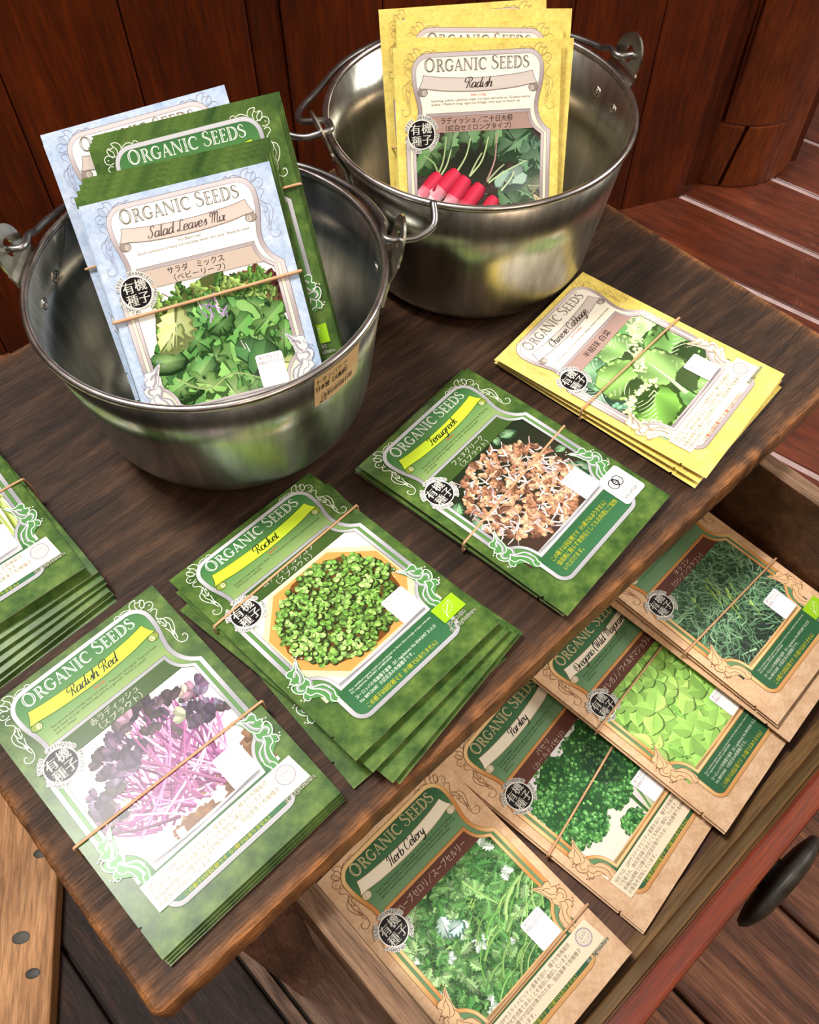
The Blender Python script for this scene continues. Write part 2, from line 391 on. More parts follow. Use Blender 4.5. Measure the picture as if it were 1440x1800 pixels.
# ------------------------------------------------------------------ zinc buckets
BR, BH, BB, BF = 0.0922, 0.105, 0.0765, 0.036
def bucket_profile(off=0.0):
    sl = atan2(BR - BB, BH); cx = BB + BF * tan(sl) - BF / cos(sl)
    rr = BF - off
    p = [(0.0004, off)] + [(cx + rr * cos(a), BF + rr * sin(a)) for a in [lerp(-pi / 2, -sl, k / 12) for k in range(13)]]
    zt = BH; p.append((BR - off, zt)); return p
def bucket_r(z, off=0.0):
    p = bucket_profile(off)
    for (r0, z0), (r1, z1) in zip(p, p[1:]):
        if z0 <= z <= z1 and z1 > z0: return lerp(r0, r1, (z - z0) / (z1 - z0))
    return p[-1][0]
def make_bucket(name, cx, cy, mat, ear_angles, bail, label, fillet, hooks):
    global BF
    BF = fillet
    t = empty(name, Matrix.Translation((cx, cy, TZ + 0.0003)))
    tag(t, label, 'bucket', 'zinc buckets on the table')
    bm = bmesh.new()
    po = bucket_profile(); pi_ = bucket_profile(0.0009)
    fine = lambda p: [p[0]] + [q for a, b in zip(p, p[1:]) for q in ([((a[0] + b[0]) / 2, (a[1] + b[1]) / 2)] if hypot(a[0] - b[0], a[1] - b[1]) > .03 else []) + [b]]
    lathe(bm, fine(po) + fine(pi_)[::-1], 144)
    bm_obj('body', bm, mat, t, True)
    rr = random.Random(5)
    path = [Vector((BR * cos(2 * pi * k / 180), BR * sin(2 * pi * k / 180), BH + .0006)) for k in range(180)]
    V, F = tube_geo(path, [.00205 + rr.uniform(-.00008, .00008) for _ in path], 12, True)
    mesh_obj('rolled_rim', V, F, M_rim, t, True)
    for a in ear_angles:
        a = radians(a); T = Vector((-sin(a), cos(a), 0)); R = Vector((cos(a), sin(a), 0))
        # ear plate: strip riveted to the wall under a rounded lug with a hole
        out = []; n = 40
        for k in range(n + 1):
            g = lerp(-0.32, pi + .32, k / n); out.append((0.0135 * cos(g), 0.1135 + 0.0145 * sin(g)))
        out += [(-0.0150, 0.1000), (-0.0155, 0.084), (-0.013, 0.0765), (0.013, 0.0765), (0.0155, 0.084), (0.0150, 0.1000)]
        hole = [(0.0042 * cos(2 * pi * k / 20), 0.1165 + 0.0048 * sin(2 * pi * k / 20)) for k in range(20)]
        tri = tessellate_polygon([[Vector((x, y, 0)) for x, y in out], [Vector((x, y, 0)) for x, y in hole]])
        pts = out + hole; V = []; F = []
        def em(x, z, o_):
            lean = 0.0 if z < .1 else (z - .1) * 0.25
            r = (bucket_r(min(z, BH)) if z < .099 else lerp(bucket_r(.099), BR + .0026, min(1, (z - .099) / .005))) + .0006 + o_ + lean
            aa = a + x / BR * (1 if z < .11 else 0.9)
            flat = x * x / (2 * BR) * (0 if z < .099 else 0.7)
            return Vector(((r + flat) * cos(aa), (r + flat) * sin(aa), z))
        for o_ in (0.0, 0.0013): V += [em(x, z, o_) for x, z in pts]
        m = len(pts); F = [tuple(f) for f in tri] + [tuple(k + m for k in f)[::-1] for f in tri]
        for L0, L1 in ((0, len(out)), (len(out), m)):
            for k in range(L0, L1):
                k2 = k + 1 if k + 1 < L1 else L0
                F.append((k, k2, k2 + m, k + m))
        ear = mesh_obj('ear_plate', V, F, M_zinc2, t)
        for s in (-1, 1):
            for rr_, side in ((.0012, 1), (-.0012, -1)):
                bm = bmesh.new(); bmesh.ops.create_uvsphere(bm, u_segments=16, v_segments=8, radius=.0026)
                for v in bm.verts: v.co *= .75 if side < 0 else 1.0
                aa = a + s * 0.118; z = .0885; r = bucket_r(z) + (.0018 if side > 0 else -.0010)
                Mx = Matrix.Translation((r * cos(aa), r * sin(aa), z)) @ Matrix.Rotation(aa, 4, 'Z') @ Matrix.Diagonal((.45, 1, 1, 1))
                for v in bm.verts: v.co = Mx @ v.co
                bm_obj('rivet', bm, M_rim, ear, True)
                if side < 0:
                    q = [Mx @ Vector((0, .0032 * cos(2 * pi * k / 16), .0032 * sin(2 * pi * k / 16))) for k in range(16)]
                    V, F = tube_geo(q, .0006, 6, True); mesh_obj('rivet_collar', V, F, M_rim, ear, True)
    a0, a1 = ear_angles
    path = []
    hk = lambda a, r, z: (r * cos(radians(a)), r * sin(radians(a)), z)
    if hooks[0]: path += [hk(a0 + 9, .1215, .1225), hk(a0 + 4, .1195, .1165), hk(a0 + 1, .110, .1145)]
    else: path += [hk(a0, .1035, .1150)]
    path += [hk(a0, .101, .1155), hk(a0, .0945, .1160), hk(a0 + 2.5, .0925, .1160), hk(a0 + 7, .0945, .1150)]
    n = 30
    for k in range(1, n):
        t_ = k / n; ang_ = lerp(a0 + 7, a1 - 7, t_); r, z = bail(ang_, t_)
        path.append(hk(ang_, r, z))
    path += [hk(a1 - 7, .0945, .1150), hk(a1 - 2.5, .0925, .1160), hk(a1, .0945, .1160), hk(a1, .101, .1155)]
    path += [hk(a1 - 1, .110, .1145), hk(a1 - 4, .1195, .1165), hk(a1 - 9, .1215, .1225)] if hooks[1] else [hk(a1, .1035, .1150)]
    V, F = tube_geo(catmull(path, 5), .00195, 12); mesh_obj('bail_handle', V, F, M_wire, t, True)
    return t
LBC = (-0.1032, 0.3646); RBC = (0.0450, 0.5028)
bail_l = lambda a, t: (.0965 + .004 * sin(pi * t), .1130 - .012 * sin(pi * t) ** .6)
bail_r = lambda a, t: (.0965 + .004 * sin(pi * t) + .011 * exp(-((a - 186) / 13) ** 2), .1130 - .012 * sin(pi * t) ** .6)
lb = make_bucket('zinc_bucket', LBC[0], LBC[1], M_zinc, (6, 176), bail_l, 'galvanised bucket with a beige price sticker, holding blue and green seed packets', .036, (True, False))
rb = make_bucket('zinc_bucket', RBC[0], RBC[1], M_zinc2, (22, 202), bail_r, 'galvanised bucket at the back of the table, holding yellow seed packets', .018, (False, True))

# ------------------------------------------------------------------ print on paper
AH = 1.455; PW = 0.1
def lz(l): return l * 1.2e-4 if l < 4 else 4.8e-4 + (l - 4) * 2.2e-5      # height of an ink layer above the paper
def ink_mat(name, rough, spec, coat=0.0):
    m, n, b = new_mat(name)
    a = N(n, 'ShaderNodeAttribute'); a.attribute_name = 'ink'
    n.links.new(a.outputs['Color'], b.inputs['Base Color']); setp(b, rough=rough, spec=spec, coat=coat, coat_rough=0.3)
    return m
M_ink = ink_mat('printed_ink_gloss', 0.26, 0.15)
M_inkm = ink_mat('printed_ink_matt', 0.5, 0.2)
def paper(name, a, b_, c, rough, spec):
    m, n, b = new_mat(name)
    x = noise(n, 90, 4, None, 0.6); y = noise(n, 420, 3, None, 0.6)
    r = ramp(n, x.outputs['Fac'], [(0.3, a), (0.5, b_), (0.7, c)])
    f = ramp(n, y.outputs['Fac'], [(0.35, (0.88, 0.88, 0.88, 1)), (0.62, (1.05, 1.05, 1.05, 1))])
    n.links.new(mixc(n, 1.0, r.outputs[0], f.outputs[0], 'MULTIPLY'), b.inputs['Base Color']); setp(b, rough=rough, spec=spec)
    return m
PAPER = {
 'green': paper('green_packet_paper', (48, 76, 36), (74, 102, 47), (100, 126, 60), 0.26, 0.17),
 'yellow': paper('yellow_packet_paper', (220, 198, 104), (239, 216, 114), (246, 228, 130), 0.4, 0.25),
 'blue': paper('blue_packet_paper', (166, 188, 220), (188, 206, 232), (206, 218, 236), 0.4, 0.25),
 'brown': paper('kraft_packet_paper', (206, 166, 128), (218, 180, 142), (228, 194, 158), 0.55, 0.2),
}
M_papere = plain('packet_inside_white', (206, 200, 186), 0.6)

_gcache = {}
def glyphs(s, bold=0.0, shear=0.0, res=2):
    key = (s, bold, shear, res)
    if key in _gcache: return _gcache[key]
    cu = bpy.data.curves.new('text', 'FONT'); cu.body = s; cu.resolution_u = res; cu.offset = bold; cu.shear = shear
    o = bpy.data.objects.new('text', cu); COL.objects.link(o); bpy.context.view_layer.update()
    me = bpy.data.meshes.new_from_object(o.evaluated_get(bpy.context.evaluated_depsgraph_get()))
    V = [(v.co.x, v.co.y) for v in me.vertices]; F = [tuple(p.vertices) for p in me.polygons]
    bpy.data.objects.remove(o); bpy.data.curves.remove(cu); bpy.data.meshes.remove(me)
    x0 = min(v[0] for v in V) if V else 0; x1 = max(v[0] for v in V) if V else .3
    _gcache[key] = (V, F, x0, x1); return _gcache[key]

class Print:
    """flat artwork in packet units: x 0..1 to the right, y 0..1.455 downwards"""
    def __init__(self): self.parts = {}
    def part(self, p): return self.parts.setdefault(p, ([], [], []))
    def raw(self, p, V, F, C, layer):
        v, f, c = self.part(p); b = len(v)
        v += [(x, y, layer) for x, y in V]; f += [tuple(k + b for k in q) for q in F]
        if isinstance(C, list): c += C
        else: c += [C] * len(V)
    def poly(self, p, pts, col, layer, holes=(), step=0.08):
        loops = [pts] + list(holes)
        tri = tessellate_polygon([[Vector((x, y, 0)) for x, y in l] for l in loops])
        P = [q for l in loops for q in l]
        f = col if callable(col) else None
        out = []
        for t in tri:
            T = [P[k] for k in t]
            y0 = min(q[1] for q in T); y1 = max(q[1] for q in T)
            if y1 - y0 <= step: out.append(T); continue
            k0 = int(math.floor(y0 / step)); k1 = int(math.ceil(y1 / step))
            for k in range(k0, k1):
                T2 = clip_half(T, 1, k * step, 1); T2 = clip_half(T2, 1, (k + 1) * step, -1)
                for m in range(1, len(T2) - 1): out.append([T2[0], T2[m], T2[m + 1]])
        V = []; F = []; C = []
        for T in out:
            if abs((T[1][0] - T[0][0]) * (T[2][1] - T[0][1]) - (T[2][0] - T[0][0]) * (T[1][1] - T[0][1])) < 1e-9: continue
            F.append((len(V), len(V) + 1, len(V) + 2)); V += T
            C += [lin(f(*q)) if f else lin(col) for q in T]
        self.raw(p, V, F, C, layer)
    def stroke(self, p, pts, w, col, layer, sub=5, smooth=True, closed=False):
        P = catmull([tuple(q) for q in pts], sub, closed) if smooth else list(pts)
        m = len(P); V = []; F = []
        if m < 2: return
        for i, q in enumerate(P):
            a = P[i - 1] if (i or closed) else P[0]; b = P[(i + 1) % m] if (i + 1 < m or closed) else P[-1]
            dx, dy = b[0] - a[0], b[1] - a[1]; l = hypot(dx, dy) or 1
            ww = (w(i / (m - 1), dx / l, dy / l) if callable(w) else w) / 2
            V += [(q[0] - dy / l * ww, q[1] + dx / l * ww), (q[0] + dy / l * ww, q[1] - dx / l * ww)]
        for i in range(m if closed else m - 1):
            j = (i + 1) % m; F.append((2 * i, 2 * i + 1, 2 * j + 1, 2 * j))
        self.raw(p, V, F, lin(col), layer)
    def text(self, p, s, x0, yb, size, col, layer, width=None, align='l', bold=0.0, shear=0.0, xs=1.0, halo=None, res=2):
        V, F, a, b = glyphs(s, 0.0, shear, res)
        if not V: return
        sx_ = size * xs if width is None else width / (b - a)
        off = {'l': -a, 'c': -(a + b) / 2, 'r': -b}[align]
        if halo:
            for k in range(8):
                hx, hy = halo[1] * size * cos(k * pi / 4), halo[1] * size * sin(k * pi / 4)
                self.raw(p, [(x0 + hx + (x + off) * sx_, yb + hy - y * size) for x, y in V], F, lin(halo[0]), layer - 1)
        for dx in ((-bold * size, 0, bold * size) if bold else (0,)):
            self.raw(p, [(x0 + dx + (x + off) * sx_, yb - y * size) for x, y in V], F, lin(col), layer)
    def glyph_rot(self, p, ch, cx, cy, ang, size, col, layer, bold=0.0, xs=1.0):
        V, F, a, b = glyphs(ch)
        if not V: return
        m = (a + b) / 2; ca, sa = cos(ang), sin(ang)
        for k in range(8 if bold else 1):
            hx, hy = (bold * size * cos(k * pi / 4), bold * size * sin(k * pi / 4)) if bold else (0, 0)
            self.raw(p, [(cx + hx + (x - m) * size * xs * ca + y * size * sa, cy + hy + (x - m) * size * xs * sa - y * size * ca) for x, y in V], F, lin(col), layer)
    def fan(self, p, pts, c, col_c, cols, layer, rect=None):
        """gradient polygon fan from centre c; cols per rim vertex or one colour"""
        n = len(pts)
        st = PHOTO_SAT if p == PH else 1.0
        cc = lin(col_c, st); rim = [lin(k, st) for k in cols] if isinstance(cols, list) else [lin(cols, st)] * n
        if rect:
            x0, y0, x1, y1 = rect
            if all(x0 <= q[0] <= x1 and y0 <= q[1] <= y1 for q in pts): rect = None
            elif all(q[0] < x0 for q in pts) or all(q[0] > x1 for q in pts) or all(q[1] < y0 for q in pts) or all(q[1] > y1 for q in pts): return
        if not rect:
            self.raw(p, [c] + list(pts), [(0, k + 1, (k + 1) % n + 1) for k in range(n)], [cc] + rim, layer); return
        for k in range(n):
            k2 = (k + 1) % n
            T = [c, pts[k], pts[k2]]; C = [cc, rim[k], rim[k2]]
            T2, C2 = clip_rect(T, C, rect)
            if len(T2) > 2: self.raw(p, T2, [tuple(range(len(T2)))], C2, layer)
    def build(self, p, name, parent, mat, mapf):
        v, f, c = self.parts[p]
        me = bpy.data.meshes.new(name); me.from_pydata([mapf(*q) for q in v], [], f); me.materials.append(mat)
        at = me.attributes.new('ink', 'FLOAT_COLOR', 'POINT'); at.data.foreach_set('color', [k for q in c for k in q])
        me.update()
        # every printed face looks up
        o = bpy.data.objects.new(name, me); COL.objects.link(o)
        if parent: o.parent = parent
        return o
def clip_half(T, ax, val, sgn):
    out = []; n = len(T)
    for i in range(n):
        a, b = T[i], T[(i + 1) % n]; da, db = (a[ax] - val) * sgn, (b[ax] - val) * sgn
        if da >= 0: out.append(a)
        if (da >= 0) != (db >= 0):
            t = da / (da - db); out.append((lerp(a[0], b[0], t), lerp(a[1], b[1], t)))
    return out
def clip_rect(T, C, rect):
    P = [tuple(q) + tuple(c) for q, c in zip(T, C)]
    for ax, val, sg in ((0, rect[0], 1), (0, rect[2], -1), (1, rect[1], 1), (1, rect[3], -1)):
        out = []; n = len(P)
        for i in range(n):
            a, b = P[i], P[(i + 1) % n]; da, db = (a[ax] - val) * sg, (b[ax] - val) * sg
            if da >= 0: out.append(a)
            if (da >= 0) != (db >= 0):
                t = da / (da - db); out.append(tuple(lerp(x, y, t) for x, y in zip(a, b)))
        P = out
        if not P: return [], []
    return [q[:2] for q in P], [q[2:] for q in P]
def mirror(pts): return [(1 - x, y) for x, y in reversed(pts)]
def shrink(pts, d):
    n = len(pts); out = []
    area_ = sum(pts[i][0] * pts[(i + 1) % n][1] - pts[(i + 1) % n][0] * pts[i][1] for i in range(n)); sg = 1 if area_ > 0 else -1
    for i in range(n):
        a, b, c = pts[i - 1], pts[i], pts[(i + 1) % n]
        d1 = (b[0] - a[0], b[1] - a[1]); d2 = (c[0] - b[0], c[1] - b[1])
        l1 = hypot(*d1) or 1; l2 = hypot(*d2) or 1
        nx = -(d1[1] / l1 + d2[1] / l2); ny = d1[0] / l1 + d2[0] / l2; l = hypot(nx, ny) or 1
        nx, ny = nx / l, ny / l
        k = max(.5, (nx * -d1[1] / l1 + ny * d1[0] / l1))
        out.append((b[0] + sg * nx * d / k, b[1] + sg * ny * d / k))
    return out
def arcp(cx, cy, rx, ry, a0, a1, n): return [(cx + rx * cos(radians(lerp(a0, a1, k / n))), cy + ry * sin(radians(lerp(a0, a1, k / n)))) for k in range(n + 1)]
# outer frame, right half from top middle to bottom middle
_ro = [(0.5, .034)] + arcp(.795, .136, .102, .102, -90, 0, 8) + catmull([(.897, .16), (.892, .215), (.875, .285), (.866, .34), (.874, .395), (.902, .447), (.947, .488)], 4) \
    + [(.947, .93)] + catmull([(.946, .975), (.930, 1.03), (.893, 1.072), (.868, 1.115), (.862, 1.165)], 4) + arcp(.785, 1.275, .077, .077, 0, 90, 7) + [(0.5, 1.352)]
OUTER = _ro + mirror(_ro)[1:-1]
_ri = [(0.5, .360), (.818, .360)] + catmull([(.818, .360), (.826, .41), (.852, .455), (.905, .496)], 4)[1:] + [(.905, .89)] + catmull([(.904, .94), (.888, .99), (.850, 1.025), (.822, 1.075), (.812, 1.152)], 4) + [(0.5, 1.152)]
INNER = _ri + mirror(_ri)[1:-1]
PRECT = (.10, .470, .90, 1.146)

# serif capitals drawn as open (double-line) letters: strokes in a box of height 1, advance
def _e(cx, cy, rx, ry, a0=0, a1=360, n=18): return [(cx + rx * cos(radians(lerp(a0, a1, k / n))), cy + ry * sin(radians(lerp(a0, a1, k / n)))) for k in range(n + 1)]
CAPS = {
 'O': ([_e(.46, .5, .46, .5), _e(.46, .5, .33, .46)], 1.02),
 'R': ([[(.1, 0), (.1, 1)], [(.23, 0), (.23, 1)], [(0, 0), (.34, 0)], [(0, 1), (.4, 1)], _e(.40, .76, .22, .24, 90, -90, 8), _e(.40, .76, .12, .2, 80, -80, 8), [(.23, .52), (.42, .52)], [(.34, .52), (.66, 0)], [(.46, .53), (.80, 0)], [(.62, 0), (.86, 0)]], .84),
 'G': ([_e(.46, .5, .46, .5, 48, 318, 16), _e(.46, .5, .33, .46, 60, 300, 16), [(.68, .42), (.68, .08)], [(.80, .42), (.80, .14)], [(.54, .42), (.90, .42)], [(.77, .87), (.79, .68)]], .94),
 'A': ([[(.40, 1), (.08, 0)], [(.36, .95), (.66, 0)], [(.43, 1), (.80, 0)], [(.17, .33), (.56, .33)], [(0, 0), (.2, 0)], [(.58, 0), (.90, 0)]], .88),
 'N': ([[(.12, 0), (.12, 1)], [(.08, 1), (.78, 0)], [(.22, 1), (.86, .06)], [(.86, 0), (.86, 1)], [(0, 0), (.26, 0)], [(0, 1), (.22, 1)], [(.74, 1), (1.0, 1)]], 1.04),
 'I': ([[(.12, 0), (.12, 1)], [(.25, 0), (.25, 1)], [(0, 0), (.37, 0)], [(0, 1), (.37, 1)]], .43),
 'C': ([_e(.46, .5, .46, .5, 45, 315, 16), _e(.46, .5, .33, .46, 58, 302, 16), [(.77, .88), (.79, .68)]], .88),
 'S': ([[(.52, .80), (.44, .95), (.25, 1.0), (.07, .87), (.06, .68), (.26, .54), (.48, .40), (.54, .22), (.42, .04), (.22, 0), (.04, .12), (.02, .26)], [(.17, .93), (.15, .72), (.34, .58), (.58, .42), (.62, .22), (.50, .05)]], .68),
 'E': ([[(.1, 0), (.1, 1)], [(.23, 0), (.23, 1)], [(0, 0), (.58, 0)], [(0, 1), (.56, 1)], [(.23, .52), (.46, .52)], [(.58, 0), (.62, .2)], [(.56, 1), (.58, .82)], [(.46, .42), (.46, .62)]], .68),
 'D': ([[(.1, 0), (.1, 1)], [(.23, 0), (.23, 1)], [(0, 0), (.4, 0)], [(0, 1), (.4, 1)], _e(.38, .5, .5, .5, 90, -90, 12), _e(.36, .5, .38, .44, 80, -80, 12)], .94),
}
def title(P, part, x0, x1, yb, h, col, layer, lw=.0036, shade=None):
    tot = 0; s = 'ORGANIC SEEDS'
    big = lambda i: 1.14 if i in (0, 8) else 1.0
    for i, ch in enumerate(s): tot += .42 if ch == ' ' else (CAPS[ch][1] + .07) * big(i)
    k = (x1 - x0) / tot; x = x0
    for i, ch in enumerate(s):
        if ch == ' ': x += .42 * k; continue
        st, adv = CAPS[ch]; b = big(i)
        for l in st:
            pts = [(x + a * k * b, yb - c * h * b) for a, c in l]
            P.stroke(part, pts, lw, col, layer, sub=3, smooth=len(l) > 2)
        x += (adv + .07) * k * b
# bold slanted script: strokes in units of the x-height, y up
_bowl = [(.74, .82), (.48, 1.0), (.18, .84), (.04, .4), (.16, .04), (.42, .05), (.70, .5)]
SCR = {
 'a': ([_bowl, [(.78, 1.0), (.72, .45), (.76, .06), (1.0, .2)]], .98), 'b': ([[(.16, 1.9), (.12, 1.0), (.14, .15), (.42, 0), (.74, .32), (.70, .8), (.46, .95), (.18, .62)]], .9),
 'c': ([[(.70, .78), (.52, 1.0), (.22, .88), (.05, .42), (.2, .04), (.5, .02), (.82, .3)]], .82), 'd': ([_bowl, [(.84, 1.95), (.76, 1.0), (.72, .4), (.78, .05), (1.02, .2)]], 1.0),
 'e': ([[(.10, .42), (.46, .50), (.66, .76), (.48, 1.0), (.2, .88), (.05, .42), (.2, .04), (.48, .02), (.82, .3)]], .82), 'g': ([_bowl, [(.78, 1.0), (.74, 0), (.62, -.75), (.3, -.95), (.08, -.7)]], .95),
 'h': ([[(.16, 1.95), (.12, 1.0), (.10, 0)], [(.12, .5), (.36, .9), (.62, .98), (.70, .7), (.66, .15), (.78, .02), (1.0, .2)]], .98), 'i': ([[(.16, 1.0), (.12, .3), (.2, .02), (.46, .22)], [(.2, 1.42), (.22, 1.50)]], .46),
 'j': ([[(.2, 1.0), (.18, 0), (.06, -.75), (-.2, -.9), (-.36, -.66)], [(.24, 1.42), (.26, 1.50)]], .42), 'k': ([[(.16, 1.95), (.12, 1.0), (.10, 0)], [(.7, .86), (.52, 1.0), (.3, .8), (.14, .5), (.44, .46), (.6, .08), (.9, .18)]], .88),
 'l': ([[(.2, 1.95), (.14, 1.0), (.12, .3), (.2, .02), (.46, .22)]], .44), 'm': ([[(.1, 1.0), (.12, .5), (.10, 0)], [(.12, .55), (.34, .95), (.52, .95), (.54, .5), (.52, 0)], [(.54, .55), (.78, .95), (.98, .95), (1.0, .5), (.98, .1), (1.08, .02), (1.3, .2)]], 1.28),
 'n': ([[(.1, 1.0), (.12, .5), (.10, 0)], [(.12, .55), (.36, .95), (.62, .98), (.68, .6), (.66, .12), (.78, .02), (1.0, .2)]], .96), 'o': ([_e(.40, .5, .36, .5, 60, 420, 12)], .84),
 'p': ([[(.14, 1.0), (.12, 0), (.10, -.95)], [(.12, .4), (.34, .95), (.64, .92), (.74, .5), (.5, .02), (.18, .12)]], .9), 'r': ([[(.1, 1.0), (.12, .5), (.10, 0)], [(.12, .55), (.34, .92), (.62, .95)]], .66),
 's': ([[(.1, .3), (.34, .7), (.48, 1.0), (.52, .62), (.62, .3), (.44, .02), (.12, .08)]], .68), 't': ([[(.24, 1.5), (.18, .8), (.14, .25), (.26, .02), (.52, .22)], [(-.02, .98), (.46, 1.0)]], .5),
 'u': ([[(.1, 1.0), (.1, .35), (.28, .02), (.52, .18), (.66, .6)], [(.70, 1.0), (.66, .4), (.74, .04), (.98, .2)]], .96), 'v': ([[(.06, .95), (.2, .85), (.26, .05), (.58, .45), (.7, .98)]], .74),
 'w': ([[(.06, .95), (.16, .6), (.2, .05), (.44, .35), (.54, .9), (.56, .1), (.86, .4), (.98, .98)]], 1.02), 'x': ([[(.06, .9), (.26, .9), (.42, .1), (.7, .1)], [(.66, .95), (.46, .72), (.24, .2), (.04, .04)]], .76),
 'y': ([[(.1, 1.0), (.1, .4), (.28, .04), (.54, .25), (.66, .6)], [(.72, 1.0), (.66, 0), (.5, -.75), (.2, -.95), (0, -.7)]], .86),
 'R': ([[(.62, 1.80), (.52, .8), (.40, .05), (.22, -.02)], [(.30, 1.22), (.12, .98), (-.16, 1.14), (-.16, 1.62), (.22, 1.96), (.86, 1.96), (1.12, 1.58), (.92, 1.12), (.60, .98)], [(.66, .98), (.88, .6), (1.02, .1), (1.30, .12)]], 1.28),
 'F': ([[(.66, 1.8), (.56, .8), (.38, .05), (.1, .05), (.04, .3)], [(.1, 1.4), (.02, 1.75), (.4, 1.8), (.86, 1.8), (1.24, 1.98)], [(.36, .98), (.64, 1.0), (.98, 1.06)], [(.98, 1.2), (.96, .9)]], 1.0),
 'S': ([[(1.0, 1.6), (.84, 1.92), (.48, 1.9), (.34, 1.5), (.56, 1.08), (.7, .6), (.46, .08), (.12, .06), (-.04, .36), (.16, .52)]], 1.06),
 'L': ([[(.92, 1.6), (.84, 1.9), (.56, 1.85), (.46, 1.4), (.46, .8), (.36, .2), (.1, .02), (-.02, .22), (.2, .34), (.6, .08), (.96, .02), (1.14, .3)]], 1.08),
 'M': ([[(.24, 1.2), (.02, 1.3), (.08, 1.8), (.36, 1.86), (.42, 1.2), (.36, .05)], [(.42, 1.2), (.62, 1.7), (.82, 1.86), (.84, 1.2), (.78, .05)], [(.84, 1.2), (1.06, 1.7), (1.28, 1.86), (1.28, 1.0), (1.26, .3), (1.36, .02), (1.6, .2)]], 1.56),
 'C': ([[(.86, 1.35), (1.04, 1.5), (.98, 1.85), (.62, 1.94), (.2, 1.45), (.06, .7), (.24, .1), (.62, .02), (1.04, .46)]], 1.16),
 'H': ([[(.2, 1.2), (-.02, 1.4), (.1, 1.85), (.42, 1.85), (.46, 1.2), (.36, .1), (.1, .02)], [(.40, .95), (.8, 1.05), (1.0, 1.1)], [(1.2, 1.9), (1.02, 1.6), (.94, .8), (.9, .2), (1.04, .02), (1.24, .2)]], 1.28),
 'P': ([[(.62, 1.85), (.52, .8), (.38, .05), (.14, -.02)], [(.42, 1.1), (.18, .95), (-.06, 1.2), (.0, 1.7), (.38, 1.95), (.86, 1.9), (1.06, 1.5), (.84, 1.0), (.56, .86)]], 1.0),
 'O': ([_e(.6, .96, .54, .96, 100, 440, 16), [(.62, 1.5), (.44, 1.2), (.5, .7), (.74, .6)]], 1.2),
 'T': ([[(.70, 1.8), (.60, .8), (.42, .05), (.14, .05), (.08, .3)], [(.06, 1.4), (.0, 1.75), (.4, 1.85), (.86, 1.8), (1.24, 1.98)]], .92),
 'W': ([[(.16, 1.3), (-.02, 1.5), (.12, 1.88), (.36, 1.7), (.34, .8), (.42, .05)], [(.42, .05), (.72, .9), (.86, 1.7)], [(.86, 1.7), (.84, .8), (.92, .05), (1.22, .9), (1.3, 1.6), (1.52, 1.9)]], 1.44),
 '(': ([[(.44, 2.0), (.16, 1.3), (.1, .5), (.3, -.4)]], .46), ')': ([[(.04, 2.0), (.3, 1.2), (.26, .4), (-.04, -.4)]], .46), ' ': ([], .5),
}
def script(P, part, s, xc, yb, xh, col, layer, weight=.29, maxw=None):
    tot = sum(SCR[c][1] for c in s); k = xh
    kx = k * 1.08 if maxw is None else min(k * 1.08, maxw / tot)
    x = xc - tot * kx / 2
    def wd(t, dx, dy): return xh * weight * (.36 + .64 * min(1.0, abs(dy) ** 1.3 + .12)) * (0.55 + .45 * sin(pi * min(1, max(0, t))) ** .5)
    for c in s:
        for l in SCR[c][0]:
            P.stroke(part, [(x + (a + b * .26) * kx, yb - b * xh) for a, b in l], (lambda t, dx, dy: wd(t, dx, dy) * .78) if c.isupper() else wd, col, layer, sub=5)
        x += SCR[c][1] * kx

